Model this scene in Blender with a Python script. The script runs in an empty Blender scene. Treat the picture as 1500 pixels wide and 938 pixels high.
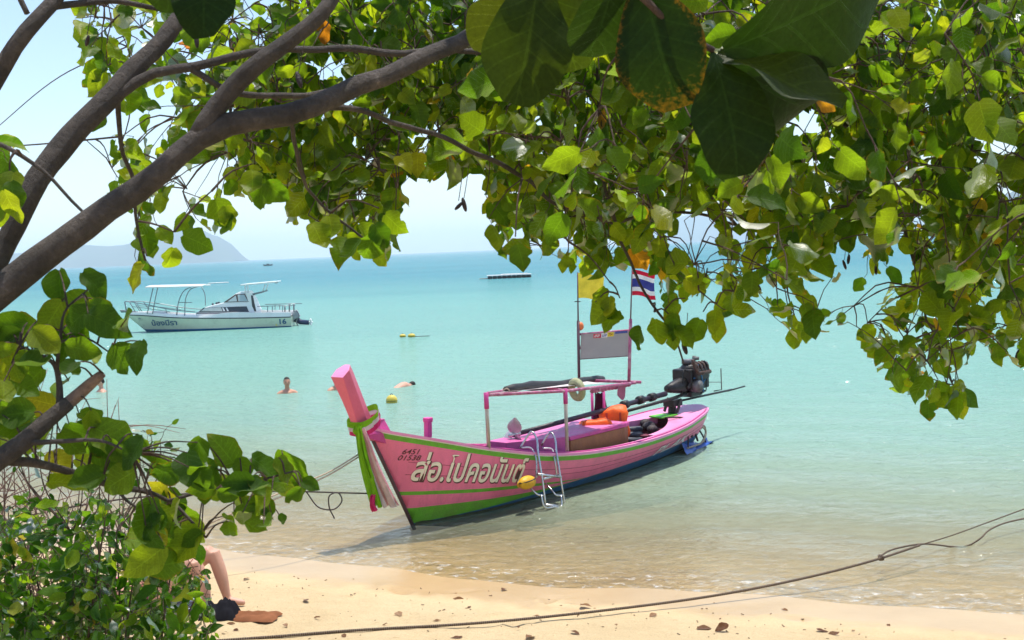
import bpy, bmesh, math, random
import numpy as np
from mathutils import Vector, Matrix
random.seed(7); RNG = np.random.default_rng(7)
sc = bpy.context.scene
COL = sc.collection
PI = math.pi
rad = math.radians

# ------------------------------------------------------------------ camera, sky, sun, exposure
FPX = 1700.0; CAMH = 3.3
PITCH = math.atan(104.2 / FPX); ROLL = rad(2.38)
_F = np.array([0, math.cos(PITCH), -math.sin(PITCH)])
_R0 = np.array([1.0, 0, 0]); _U0 = np.array([0, math.sin(PITCH), math.cos(PITCH)])
_R = math.cos(ROLL) * _R0 - math.sin(ROLL) * _U0
_U = math.sin(ROLL) * _R0 + math.cos(ROLL) * _U0
CAM = np.array([0, 0, CAMH])
cd = bpy.data.cameras.new('camera'); cam = bpy.data.objects.new('camera', cd); COL.objects.link(cam)
M = Matrix.Identity(4)
for i in range(3):
    M[i][0] = _R[i]; M[i][1] = _U[i]; M[i][2] = -_F[i]; M[i][3] = CAM[i]
cam.matrix_world = M
cd.sensor_width = 36; cd.lens = FPX / 1500 * 36; cd.clip_start = 0.05; cd.clip_end = 30000
cd.dof.use_dof = True; cd.dof.focus_distance = 15; cd.dof.aperture_fstop = 15
sc.camera = cam

SUN_EL = rad(79); SUN_DIR = Vector((0.60, 0.80, 0)).normalized()      # horizontal direction towards the sun
SUN_AZ = math.atan2(SUN_DIR.x, SUN_DIR.y)
w = bpy.data.worlds.new('World'); sc.world = w; w.use_nodes = True
nt = w.node_tree; bg = nt.nodes['Background']
sky = nt.nodes.new('ShaderNodeTexSky'); sky.sky_type = 'NISHITA'; sky.sun_disc = False
sky.sun_elevation = SUN_EL; sky.sun_rotation = SUN_AZ
sky.air_density = 1.0; sky.dust_density = 0.7; sky.ozone_density = 1.5; sky.altitude = 0
nt.links.new(sky.outputs[0], bg.inputs[0]); bg.inputs[1].default_value = 0.15
sl = bpy.data.lights.new('sun', 'SUN'); sl.energy = 3.8; sl.angle = rad(0.55); sl.color = (1, 0.94, 0.84)
sun = bpy.data.objects.new('sun', sl); COL.objects.link(sun)
sd = Vector((SUN_DIR.x * math.cos(SUN_EL), SUN_DIR.y * math.cos(SUN_EL), math.sin(SUN_EL)))
sun.rotation_euler = sd.to_track_quat('Z', 'Y').to_euler()
sun.location = (0, 0, 30)
sc.view_settings.view_transform = 'Standard'; sc.view_settings.look = 'None'
sc.view_settings.gamma = 1; sc.view_settings.use_curve_mapping = False
sc.view_settings.exposure = 0.54
sc.render.engine = 'CYCLES'
cy = sc.cycles
cy.max_bounces = 6; cy.diffuse_bounces = 2; cy.glossy_bounces = 2; cy.transmission_bounces = 4
cy.transparent_max_bounces = 12; cy.volume_bounces = 2
cy.caustics_reflective = False; cy.caustics_refractive = False
cy.use_denoising = True; cy.use_adaptive_sampling = True; cy.adaptive_threshold = 0.02
cy.sample_clamp_indirect = 6

# ------------------------------------------------------------------ helpers
def ray(px, py): return _F + _R * (px - 750) / FPX + _U * (469 - py) / FPX
def onz(px, py, z):
    d = ray(px, py); return CAM + d * (z - CAMH) / d[2]
def atd(px, py, d): return CAM + ray(px, py) * d
def proj(P):
    v = np.asarray(P, float) - CAM; k = v @ _F
    return 750 + FPX * (v @ _R) / k, 469 - FPX * (v @ _U) / k, k
def crom(xs, ys):
    xs = np.array(xs, float); ys = np.array(ys, float)
    m = np.gradient(ys, xs, axis=0)
    def f(x):
        x = min(max(x, xs[0]), xs[-1]); i = int(min(np.searchsorted(xs, x, 'right') - 1, len(xs) - 2)); i = max(i, 0)
        h = xs[i + 1] - xs[i]; t = (x - xs[i]) / h
        return (2*t**3 - 3*t*t + 1) * ys[i] + (t**3 - 2*t*t + t) * h * m[i] + (-2*t**3 + 3*t*t) * ys[i+1] + (t**3 - t*t) * h * m[i+1]
    return f
def smoothpath(pts, n):
    pts = np.array(pts, float)
    if len(pts) < 3: return np.array([pts[0] + (pts[-1] - pts[0]) * k / n for k in range(n + 1)])
    d = np.r_[0, np.cumsum(np.linalg.norm(np.diff(pts[:, :3], axis=0), axis=1))]
    f = crom(d, pts)
    return np.array([f(d[-1] * k / n) for k in range(n + 1)])

class MB:
    """collects shapes of one mesh"""
    def __init__(s): s.v = []; s.f = []; s.m = []; s.sm = []
    def add(s, vs, fs, mi=0, smooth=False):
        o = len(s.v); s.v += [tuple(float(q) for q in p) for p in vs]
        for f in fs: s.f.append(tuple(i + o for i in f)); s.m.append(mi); s.sm.append(smooth)
        return s
    def box(s, c, size, mi=0, rot=None):
        hx, hy, hz = [q / 2 for q in size]
        vs = [Vector((x, y, z)) for x in (-hx, hx) for y in (-hy, hy) for z in (-hz, hz)]
        if rot is not None: vs = [rot @ p for p in vs]
        vs = [p + Vector(c) for p in vs]
        return s.add(vs, [(0,1,3,2),(4,6,7,5),(0,4,5,1),(2,3,7,6),(0,2,6,4),(1,5,7,3)], mi)
    def bar(s, a, b, wd, ht, mi=0):
        a = Vector(a); b = Vector(b); d = b - a
        rot = d.to_track_quat('X', 'Z').to_matrix()
        return s.box((a + b) / 2, (d.length, wd, ht), mi, rot)
    def tube(s, pts, r, n=8, seg=None, mi=0, cap=True, smooth=True):
        pts = [np.array(p, float)[:3] for p in pts]
        rr = list(r) if hasattr(r, '__len__') else [r] * len(pts)
        arr = np.array([np.r_[p, q] for p, q in zip(pts, rr)])
        if seg: arr = smoothpath(arr, seg)
        P = arr[:, :3]; R_ = arr[:, 3]
        T = np.gradient(P, axis=0); T /= np.linalg.norm(T, axis=1)[:, None] + 1e-9
        up = np.array([0, 0, 1.0]) if abs(T[0][2]) < .9 else np.array([1.0, 0, 0])
        a = np.cross(T[0], up); a /= np.linalg.norm(a)
        vs = []
        for i in range(len(P)):
            a = a - T[i] * (a @ T[i]); a /= np.linalg.norm(a) + 1e-9; b = np.cross(T[i], a)
            for k in range(n):
                q = 2 * PI * k / n; vs.append(P[i] + (a * math.cos(q) + b * math.sin(q)) * R_[i])
        fs = [(i*n+k, i*n+(k+1) % n, (i+1)*n+(k+1) % n, (i+1)*n+k) for i in range(len(P)-1) for k in range(n)]
        if cap: fs += [tuple(range(n))[::-1], tuple((len(P)-1)*n + k for k in range(n))]
        return s.add(vs, fs, mi, smooth)
    def ball(s, c, r, n=12, m=8, mi=0, rot=None):
        r = r if hasattr(r, '__len__') else (r, r, r)
        vs = []
        for i in range(m + 1):
            th = PI * i / m
            for k in range(n):
                q = 2 * PI * k / n
                p = Vector((r[0]*math.sin(th)*math.cos(q), r[1]*math.sin(th)*math.sin(q), r[2]*math.cos(th)))
                if rot is not None: p = rot @ p
                vs.append(p + Vector(c))
        fs = [(i*n+k, (i+1)*n+k, (i+1)*n+(k+1) % n, i*n+(k+1) % n) for i in range(m) for k in range(n)]
        return s.add(vs, fs, mi, True)
    def sheet(s, grid, mi=0, smooth=True, thick=0):
        g = np.array(grid, float); a, b = g.shape[:2]
        vs = g.reshape(-1, 3); fs = [(i*b+j, i*b+j+1, (i+1)*b+j+1, (i+1)*b+j) for i in range(a-1) for j in range(b-1)]
        return s.add(vs, fs, mi, smooth)
    def build(s, name, mats, parent=None, clean=False, bevel=0):
        me = bpy.data.meshes.new(name); me.from_pydata(s.v, [], s.f)
        for m in (mats if isinstance(mats, (list, tuple)) else [mats]): me.materials.append(m)
        me.polygons.foreach_set('material_index', s.m); me.polygons.foreach_set('use_smooth', s.sm)
        if clean:
            bm = bmesh.new(); bm.from_mesh(me); bmesh.ops.remove_doubles(bm, verts=bm.verts, dist=1e-4)
            bmesh.ops.dissolve_degenerate(bm, dist=1e-5, edges=bm.edges); bmesh.ops.recalc_face_normals(bm, faces=bm.faces); bm.to_mesh(me); bm.free()
        me.update()
        o = bpy.data.objects.new(name, me); COL.objects.link(o)
        if parent: o.parent = parent
        if bevel:
            b = o.modifiers.new('bevel', 'BEVEL'); b.width = bevel; b.segments = 2; b.limit_method = 'ANGLE'
        return o

def tag(o, label=None, cat=None, group=None, kind=None):
    if label: o['label'] = label
    if cat: o['category'] = cat
    if group: o['group'] = group
    if kind: o['kind'] = kind
    return o
def empty(name, loc=(0, 0, 0), rz=0, **k):
    o = bpy.data.objects.new(name, None); COL.objects.link(o); o.location = loc; o.rotation_euler = (0, 0, rz)
    return tag(o, **k)

# ---- materials
def newmat(name):
    m = bpy.data.materials.new(name); m.use_nodes = True; nt = m.node_tree; nt.nodes.clear()
    out = nt.nodes.new('ShaderNodeOutputMaterial')
    return m, nt, out
def node(nt, t, **k):
    n = nt.nodes.new(t)
    for a, b in k.items():
        if a.startswith('i_'): n.inputs[a[2:].replace('_', ' ')].default_value = b
        else: setattr(n, a, b)
    return n
def ramp(nt, fac, stops, interp='LINEAR'):
    n = nt.nodes.new('ShaderNodeValToRGB'); n.color_ramp.interpolation = interp
    e = n.color_ramp.elements
    while len(e) < len(stops): e.new(0.5)
    for i, (p, c) in enumerate(stops): e[i].position = p; e[i].color = (*c, 1) if len(c) == 3 else c
    nt.links.new(fac, n.inputs[0]); return n
def math_n(nt, op, a, b=None, c=None, clamp=False):
    n = nt.nodes.new('ShaderNodeMath'); n.operation = op; n.use_clamp = clamp
    for i, q in enumerate((a, b, c)):
        if q is None: continue
        if isinstance(q, (int, float)): n.inputs[i].default_value = q
        else: nt.links.new(q, n.inputs[i])
    return n.outputs[0]
def mixc(nt, fac, a, b, mode='MIX'):
    n = nt.nodes.new('ShaderNodeMix'); n.data_type = 'RGBA'; n.blend_type = mode
    for s, q in ((0, fac), (6, a), (7, b)):
        if isinstance(q, (int, float)): n.inputs[s].default_value = q
        elif isinstance(q, (tuple, list)): n.inputs[s].default_value = (*q, 1)
        else: nt.links.new(q, n.inputs[s])
    return n.outputs[2]
_mats = {}
def paint(name, col, rough=0.45, var=0.12, scale=6, dirt=None, dirt_amt=0.0, bump=0.02, metal=0.0, streak=False, spec=0.4, dscale=3.0):
    if name in _mats: return _mats[name]
    m, nt, out = newmat(name); L = nt.links
    b = node(nt, 'ShaderNodeBsdfPrincipled'); L.new(b.outputs[0], out.inputs[0])
    tc = node(nt, 'ShaderNodeTexCoord')
    mp = node(nt, 'ShaderNodeMapping'); L.new(tc.outputs['Object'], mp.inputs[0])
    if streak: mp.inputs['Scale'].default_value = (1, 1, 0.25)
    n1 = node(nt, 'ShaderNodeTexNoise', i_Scale=scale, i_Detail=6.0, i_Roughness=0.6); L.new(mp.outputs[0], n1.inputs[0])
    lo = tuple(c * (1 - var) for c in col); hi = tuple(min(1, c * (1 + var)) for c in col)
    c = ramp(nt, n1.outputs[0], [(0.3, lo), (0.7, hi)]).outputs[0]
    if dirt:
        n2 = node(nt, 'ShaderNodeTexNoise', i_Scale=dscale, i_Detail=9.0, i_Roughness=0.72); L.new(mp.outputs[0], n2.inputs[0])
        f = ramp(nt, n2.outputs[0], [(0.48, (0, 0, 0)), (0.66, (1, 1, 1))]).outputs[0]
        f = math_n(nt, 'MULTIPLY', f, dirt_amt); c = mixc(nt, f, c, dirt)
    L.new(c, b.inputs['Base Color'])
    r = ramp(nt, n1.outputs[0], [(0.3, (rough - .08,) * 3), (0.7, (rough + .1,) * 3)]); L.new(r.outputs[0], b.inputs['Roughness'])
    b.inputs['Metallic'].default_value = metal; b.inputs['Specular IOR Level'].default_value = spec
    if bump:
        n3 = node(nt, 'ShaderNodeTexNoise', i_Scale=scale * 5, i_Detail=4.0); L.new(tc.outputs['Object'], n3.inputs[0])
        bp_ = node(nt, 'ShaderNodeBump', i_Strength=0.35, i_Distance=bump); L.new(n3.outputs[0], bp_.inputs['Height']); L.new(bp_.outputs[0], b.inputs['Normal'])
    _mats[name] = m; return m
def cloth(name, col, trans=0.35, var=0.15, scale=10):
    m, nt, out = newmat(name); L = nt.links
    tc = node(nt, 'ShaderNodeTexCoord')
    n1 = node(nt, 'ShaderNodeTexNoise', i_Scale=scale, i_Detail=4.0); L.new(tc.outputs['Object'], n1.inputs[0])
    c = ramp(nt, n1.outputs[0], [(0.3, tuple(q * (1 - var) for q in col)), (0.7, tuple(min(1, q * (1 + var)) for q in col))]).outputs[0]
    d = node(nt, 'ShaderNodeBsdfDiffuse'); t = node(nt, 'ShaderNodeBsdfTranslucent'); mx = node(nt, 'ShaderNodeMixShader', i_Fac=trans)
    L.new(c, d.inputs[0]); L.new(c, t.inputs[0]); L.new(d.outputs[0], mx.inputs[1]); L.new(t.outputs[0], mx.inputs[2]); L.new(mx.outputs[0], out.inputs[0])
    return m
def leaf_mat(name, stops, tcol=2.4, tmix=0.5, edge=0.5, tsh=(1.2, 1.0, 0.28), vein=1.35, spot=0.25, gloss=0.3):
    """leaf: colour picked per leaf, midrib and side veins from the leaf's own UV, browned rim on some leaves, light passing through"""
    m, nt, out = newmat(name); L = nt.links
    at = node(nt, 'ShaderNodeAttribute', attribute_name='rnd'); oi = node(nt, 'ShaderNodeObjectInfo')
    rnd = math_n(nt, 'FRACT', math_n(nt, 'ADD', at.outputs['Fac'], oi.outputs['Random']))
    rnd2 = math_n(nt, 'FRACT', math_n(nt, 'MULTIPLY', rnd, 17.31))
    uv = node(nt, 'ShaderNodeUVMap', uv_map='UVMap'); sx = node(nt, 'ShaderNodeSeparateXYZ'); L.new(uv.outputs[0], sx.inputs[0])
    au = math_n(nt, 'MULTIPLY', math_n(nt, 'ABSOLUTE', math_n(nt, 'SUBTRACT', sx.outputs[0], 0.5)), 2.0)
    col = ramp(nt, rnd, stops).outputs[0]
    tc = node(nt, 'ShaderNodeTexCoord')
    nz = node(nt, 'ShaderNodeTexNoise', i_Scale=26.0, i_Detail=5.0, i_Roughness=0.65); L.new(tc.outputs['Object'], nz.inputs[0])
    col = mixc(nt, 0.55, col, ramp(nt, nz.outputs[0], [(0.3, (0.55,) * 3), (0.7, (1.35,) * 3)]).outputs[0], 'MULTIPLY')
    mid = math_n(nt, 'LESS_THAN', au, 0.035)
    sv = math_n(nt, 'SINE', math_n(nt, 'MULTIPLY', math_n(nt, 'SUBTRACT', sx.outputs[1], math_n(nt, 'MULTIPLY', au, 0.22)), 44.0))
    svm = math_n(nt, 'MULTIPLY', math_n(nt, 'GREATER_THAN', sv, 0.93), 0.7)
    vm = math_n(nt, 'MAXIMUM', mid, svm)
    col = mixc(nt, vm, col, mixc(nt, 1.0, col, (vein, vein * 1.0, vein * 1.1), 'MULTIPLY'))
    rim = math_n(nt, 'ADD', au, math_n(nt, 'MULTIPLY', math_n(nt, 'SUBTRACT', nz.outputs[0], 0.5), 1.1))
    tip = math_n(nt, 'MAXIMUM', rim, math_n(nt, 'ADD', sx.outputs[1], math_n(nt, 'MULTIPLY', math_n(nt, 'SUBTRACT', nz.outputs[0], 0.5), 0.8)))
    rimm = math_n(nt, 'MULTIPLY', math_n(nt, 'SMOOTHSTEP' if False else 'MULTIPLY', math_n(nt, 'SUBTRACT', tip, 0.88), 4.0, clamp=True), math_n(nt, 'MULTIPLY', math_n(nt, 'GREATER_THAN', rnd2, 1 - edge), 0.8), clamp=True)
    col = mixc(nt, rimm, col, (0.17, 0.09, 0.012))
    sp = node(nt, 'ShaderNodeTexNoise', i_Scale=70.0, i_Detail=2.0); L.new(tc.outputs['Object'], sp.inputs[0])
    spm = math_n(nt, 'MULTIPLY', math_n(nt, 'GREATER_THAN', sp.outputs[0], 0.70), spot)
    col = mixc(nt, spm, col, (0.10, 0.06, 0.01))
    d = node(nt, 'ShaderNodeBsdfDiffuse', i_Roughness=0.5); t = node(nt, 'ShaderNodeBsdfTranslucent'); g = node(nt, 'ShaderNodeBsdfGlossy', i_Roughness=0.42)
    tcl = mixc(nt, 1.0, col, tuple(q * tcol for q in tsh), 'MULTIPLY')
    L.new(col, d.inputs[0]); L.new(tcl, t.inputs[0])
    bp_ = node(nt, 'ShaderNodeBump', i_Strength=0.5, i_Distance=0.004); L.new(math_n(nt, 'ADD', vm, nz.outputs[0]), bp_.inputs['Height'])
    for q in (d, g): L.new(bp_.outputs[0], q.inputs['Normal'])
    m1 = node(nt, 'ShaderNodeMixShader', i_Fac=tmix); L.new(d.outputs[0], m1.inputs[1]); L.new(t.outputs[0], m1.inputs[2])
    fr = node(nt, 'ShaderNodeFresnel', i_IOR=1.38); L.new(bp_.outputs[0], fr.inputs['Normal'])
    ff = math_n(nt, 'MULTIPLY', fr.outputs[0], gloss)
    m2 = node(nt, 'ShaderNodeMixShader'); L.new(ff, m2.inputs[0]); L.new(m1.outputs[0], m2.inputs[1]); L.new(g.outputs[0], m2.inputs[2])
    L.new(m2.outputs[0], out.inputs[0]); return m

# ------------------------------------------------------------------ beach profile
SH0 = np.array([-3.37, 13.33]); SN = np.array([.4089, .9126]); ST = np.array([.9126, -.4089])
_prof = crom([-60, -20, -13, -10.5, -7, -3.6, -1.6, -.6, 0, 1.7, 6, 20, 60, 130], [2.3, 2.1, 1.95, 1.7, .86, .27, .12, .045, 0, -.12, -.5, -1.6, -4, -8])
def st_of(x, y):
    v = np.array([x, y]) - SH0; return v @ SN, v @ ST
def wob(t): return .13 + .37 * math.exp(-((t - 3.6) / 2.6) ** 2) + .05 * math.sin(1.9 * t + .4) + .025 * math.sin(4.7 * t)
def sand_z(x, y):
    s, t = st_of(x, y); return _prof(s + wob(t))
def onsand(px, py):
    z = 0.1
    for _ in range(25):
        P = onz(px, py, z); z = .5 * z + .5 * sand_z(P[0], P[1])
    return np.array([P[0], P[1], z])

def spaced(segs):
    o = []
    for a, b, n in segs: o += list(np.linspace(a, b, n, endpoint=False))
    return o + [segs[-1][1]]
# beach: one sheet, sand above and below the water line
ss = spaced([(-60, -12, 16), (-12, -4.6, 20), (-4.6, 1.2, 110), (1.2, 12, 40), (12, 130, 24)])
ts = spaced([(-220, -20, 10), (-20, -2, 30), (-2, 10, 180), (10, 30, 26), (30, 220, 10)])
from mathutils import noise as mn
FEET = [(random.uniform(-3.6, -.9), random.uniform(-.5, 10.5), random.uniform(0, PI), random.uniform(.5, 1)) for _ in range(60)]
grid = []
for s in ss:
    row = []
    for t in ts:
        P = SH0 + SN * s + ST * t; z = _prof(s + wob(t))
        if -6 < s < 1 and -3 < t < 11:
            dry = min(1, max(0, (-s - .5) / .8))
            z += dry * (.012 * mn.noise(Vector((s * 1.6, t * 1.2, 0))) + .008 * mn.noise(Vector((s * 5, t * 4, 3))))
            for fs, ft, fa, fk in FEET:
                ds = s - fs; dt = t - ft
                if abs(ds) < .4 and abs(dt) < .4:
                    a = ds * math.cos(fa) + dt * math.sin(fa); b = -ds * math.sin(fa) + dt * math.cos(fa)
                    q = (a / .15) ** 2 + (b / .07) ** 2
                    z += dry * fk * (-.03 * math.exp(-q) + .016 * math.exp(-(q - 2.6) ** 2 / 1.4))
        row.append((P[0], P[1], z))
    grid.append(row)
m, nt, out = newmat('sand'); L = nt.links
b = node(nt, 'ShaderNodeBsdfPrincipled'); L.new(b.outputs[0], out.inputs[0])
tc = node(nt, 'ShaderNodeTexCoord'); sx = node(nt, 'ShaderNodeSeparateXYZ'); L.new(tc.outputs['Object'], sx.inputs[0])
n1 = node(nt, 'ShaderNodeTexNoise', i_Scale=1.3, i_Detail=8.0, i_Roughness=.65); L.new(tc.outputs['Object'], n1.inputs[0])
n2 = node(nt, 'ShaderNodeTexNoise', i_Scale=60.0, i_Detail=6.0, i_Roughness=.8); L.new(tc.outputs['Object'], n2.inputs[0])
n3 = node(nt, 'ShaderNodeTexNoise', i_Scale=9.0, i_Detail=6.0); L.new(tc.outputs['Object'], n3.inputs[0])
dry = ramp(nt, n1.outputs[0], [(.3, (.67, .495, .265)), (.7, (.77, .585, .33))]).outputs[0]
dry = mixc(nt, .6, dry, ramp(nt, n2.outputs[0], [(.3, (.72,) * 3), (.7, (1.2,) * 3)]).outputs[0], 'MULTIPLY')
dk = ramp(nt, n3.outputs[0], [(.66, (1, 1, 1)), (.72, (.7, .6, .5))]).outputs[0]
dry = mixc(nt, .4, dry, dk, 'MULTIPLY')
wet = ramp(nt, n1.outputs[0], [(.3, (.47, .32, .15)), (.7, (.55, .385, .19))]).outputs[0]
hz = math_n(nt, 'ADD', sx.outputs[2], math_n(nt, 'MULTIPLY', math_n(nt, 'SUBTRACT', n1.outputs[0], .5), .05))
wf = ramp(nt, hz, [(.05, (1, 1, 1)), (.085, (0, 0, 0))]).outputs[0]
L.new(mixc(nt, wf, dry, wet), b.inputs['Base Color'])
L.new(ramp(nt, wf, [(0, (.9,) * 3), (1, (.28,) * 3)]).outputs[0], b.inputs['Roughness'])
hh = math_n(nt, 'ADD', math_n(nt, 'MULTIPLY', n2.outputs[0], .5), n3.outputs[0])
bp_ = node(nt, 'ShaderNodeBump', i_Distance=.045); L.new(hh, bp_.inputs['Height']); L.new(ramp(nt, wf, [(0, (1.0,) * 3), (1, (.1,) * 3)]).outputs[0], bp_.inputs['Strength'])
L.new(bp_.outputs[0], b.inputs['Normal'])
SAND = m
tag(MB().sheet(grid).build('beach', SAND), kind='structure')

# sea: fine grid near the shore, one sheet to the horizon; water depth stored per vertex
FAR = 7600
ss = spaced([(-1.6, 14, 150), (14, 60, 60), (60, 400, 40), (400, FAR, 30)])
ts = spaced([(-FAR, -600, 8), (-600, -40, 14), (-40, -6, 34), (-6, 14, 120), (14, 60, 30), (60, 600, 12), (600, FAR, 8)])
grid = []; dep = []
for s in ss:
    row = []
    for t in ts:
        P = SH0 + SN * s + ST * t; zb = _prof(s + wob(t) if abs(t) < 40 else s)
        near = math.exp(-max(0, s) / 9)
        z = near * (.010 * math.sin(3.6 * (s + wob(t)) + .8 * math.sin(.9 * t)) * min(1, max(0, s + .6)) ) if abs(t) < 40 else 0
        row.append((P[0], P[1], z)); dep.append(max(0, z - zb))
    grid.append(row)
m, nt, out = newmat('sea_water'); L = nt.links
tc = node(nt, 'ShaderNodeTexCoord'); at = node(nt, 'ShaderNodeAttribute', attribute_name='wdepth'); dpt = at.outputs['Fac']
turb = math_n(nt, 'SUBTRACT', 1.0, math_n(nt, 'EXPONENT', math_n(nt, 'MULTIPLY', dpt, -2.7)))
mpa = node(nt, 'ShaderNodeMapping'); L.new(tc.outputs['Object'], mpa.inputs[0]); mpa.inputs['Rotation'].default_value = (0, 0, rad(14)); mpa.inputs['Scale'].default_value = (1.05, 1.6, 1)
na = node(nt, 'ShaderNodeTexNoise', i_Scale=3.4, i_Detail=5.0, i_Roughness=.6, i_Distortion=.4); L.new(mpa.outputs[0], na.inputs[0])
nb = node(nt, 'ShaderNodeTexNoise', i_Scale=.8, i_Detail=4.0, i_Roughness=.6); L.new(mpa.outputs[0], nb.inputs[0])
mpc = node(nt, 'ShaderNodeMapping'); L.new(tc.outputs['Object'], mpc.inputs[0]); mpc.inputs['Scale'].default_value = (.004, .022, 1)
nc = node(nt, 'ShaderNodeTexNoise', i_Scale=1.0, i_Detail=4.0); L.new(mpc.outputs[0], nc.inputs[0])
colr = ramp(nt, math_n(nt, 'DIVIDE', dpt, 9.0), [(0, (.50, .47, .29)), (.035, (.40, .50, .345)), (.08, (.295, .48, .38)), (.16, (.225, .44, .36)), (.5, (.135, .355, .335)), (1, (.04, .225, .285))]).outputs[0]
colr = mixc(nt, .5, colr, ramp(nt, nc.outputs[0], [(.35, (.72, .80, .86)), (.65, (1.25, 1.15, 1.1))]).outputs[0], 'MULTIPLY')
hgt = math_n(nt, 'ADD', math_n(nt, 'MULTIPLY', na.outputs[0], .19), math_n(nt, 'MULTIPLY', nb.outputs[0], .36))
bp_ = node(nt, 'ShaderNodeBump', i_Strength=1.0, i_Distance=.85); L.new(hgt, bp_.inputs['Height'])
d = node(nt, 'ShaderNodeBsdfDiffuse'); L.new(colr, d.inputs[0]); L.new(bp_.outputs[0], d.inputs['Normal'])
tr = node(nt, 'ShaderNodeBsdfTransparent'); tr.inputs[0].default_value = (.97, .98, .94, 1)
g = node(nt, 'ShaderNodeBsdfGlossy', i_Roughness=.06); L.new(bp_.outputs[0], g.inputs['Normal'])
fr = node(nt, 'ShaderNodeFresnel', i_IOR=1.33); L.new(bp_.outputs[0], fr.inputs['Normal'])
m1 = node(nt, 'ShaderNodeMixShader'); L.new(turb, m1.inputs[0]); L.new(tr.outputs[0], m1.inputs[1]); L.new(d.outputs[0], m1.inputs[2])
# foam flecks and painted sun sparkles in the last centimetres of water
nf = node(nt, 'ShaderNodeTexNoise', i_Scale=7.0, i_Detail=7.0, i_Roughness=.75); L.new(mpa.outputs[0], nf.inputs[0])
fm = math_n(nt, 'MULTIPLY', ramp(nt, nf.outputs[0], [(.535, (0, 0, 0)), (.64, (1, 1, 1))]).outputs[0], ramp(nt, dpt, [(0, (.9,) * 3), (.012, (.35,) * 3), (.03, (.6,) * 3), (.05, (.15,) * 3), (.09, (.2,) * 3), (.15, (0,) * 3)]).outputs[0])
fo = node(nt, 'ShaderNodeBsdfDiffuse'); fo.inputs[0].default_value = (.8, .8, .76, 1)
m0 = node(nt, 'ShaderNodeMixShader'); L.new(fm, m0.inputs[0]); L.new(m1.outputs[0], m0.inputs[1]); L.new(fo.outputs[0], m0.inputs[2])
m2 = node(nt, 'ShaderNodeMixShader'); L.new(math_n(nt, 'MULTIPLY', fr.outputs[0], .82), m2.inputs[0]); L.new(m0.outputs[0], m2.inputs[1]); L.new(g.outputs[0], m2.inputs[2])
L.new(m2.outputs[0], out.inputs[0])
sea = MB().sheet(grid).build('sea', m); tag(sea, kind='structure')
a_ = sea.data.attributes.new('wdepth', 'FLOAT', 'POINT'); a_.data.foreach_set('value', np.array(dep, np.float32))

# far hills
HILL = paint('hill_forest', (.035, .06, .025), rough=.9, var=.4, scale=.004, bump=0, dirt=(.10, .085, .06), dirt_amt=.35, dscale=.01)
def hill(prof, D0, depth, seed):
    mb = MB(); g = []
    f = crom([p[0] for p in prof], [p[1] for p in prof])
    xs = np.linspace(prof[0][0], prof[-1][0], 90)
    for k in range(13):
        a = k / 12; row = []
        for px in xs:
            hp = max(0, f(px)); P = atd(px, 0, D0); hor = 398.5 - px * .0415
            zt = CAMH + hp / FPX * D0
            q = math.sin(a * PI) ** .75
            nn = 1 + .16 * mn.noise(Vector((px * .03, a * 4, seed))) * (1 - q) + .05 * mn.noise(Vector((px * .12, a * 9, seed)))
            dx = (px - 750) / FPX
            row.append((dx * D0 * (1 + a * .02), D0 * .98 + depth * (a - .5) * 2, max(-3, zt * q * nn - 2 * (1 - q))))
        g.append(row)
    return tag(mb.sheet(g).build('hills', HILL), kind='structure')
hill([(-330, 20), (-180, 42), (-60, 30), (30, 22), (90, 25), (150, 30), (200, 28), (240, 36), (275, 44), (305, 45), (335, 36), (355, 22), (368, 0)], 4600, 240, 1)
hill([(1385, 0), (1405, 14), (1440, 40), (1475, 54), (1520, 62), (1600, 70), (1720, 74), (1900, 50), (2100, 0)], 3000, 200, 5)
hill([(905, 0), (940, 16), (975, 30), (1005, 37), (1040, 38), (1080, 30), (1120, 24), (1180, 20), (1260, 24), (1330, 18), (1400, 0)], 6600, 240, 9)

# ------------------------------------------------------------------ pink long-tail boat
class Hull:
    """boat frame: u from the bow's waterline to the stern, v towards the beach, z up; local mesh axes are (u, -v, z)"""
    def __init__(s, B, S):
        s.B = np.array(B, float); D = np.array(S, float) - s.B; s.L = np.linalg.norm(D); s.D = D / s.L; s.N = np.array([s.D[1], -s.D[0]])
        s.rz = math.atan2(s.D[1], s.D[0])
    def at(s, px, py, v):
        d = ray(px, py); c = CAM[:2] - s.B; t = (v - c @ s.N) / (d[:2] @ s.N); P = CAM + d * t
        return Vector(((P[:2] - s.B) @ s.D, -v, P[2]))
    def world(s, p):
        q = s.B + s.D * p[0] + s.N * (-p[1]); return np.array([q[0], q[1], p[2]])
def text_mesh(body, size=1.0, shear=0.0, bold=0.0, sx=1.0):
    cu = bpy.data.curves.new('lettering', 'FONT'); cu.body = body; cu.size = size; cu.shear = shear; cu.offset = bold; cu.resolution_u = 3
    o = bpy.data.objects.new('lettering', cu); COL.objects.link(o)
    bpy.context.view_layer.update()
    me = bpy.data.meshes.new_from_object(o.evaluated_get(bpy.context.evaluated_depsgraph_get()))
    bpy.data.objects.remove(o)
    bm = bmesh.new(); bm.from_mesh(me); bmesh.ops.triangulate(bm, faces=bm.faces)
    for _ in range(3):
        le = [e for e in bm.edges if e.calc_length() > .12]
        if le: bmesh.ops.subdivide_edges(bm, edges=le, cuts=1); bmesh.ops.triangulate(bm, faces=bm.faces)
    bm.to_mesh(me); bm.free()
    vs = [(v.co.x * sx, v.co.y) for v in me.vertices]; fs = [tuple(p.vertices) for p in me.polygons]
    bpy.data.meshes.remove(me); return vs, fs

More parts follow.
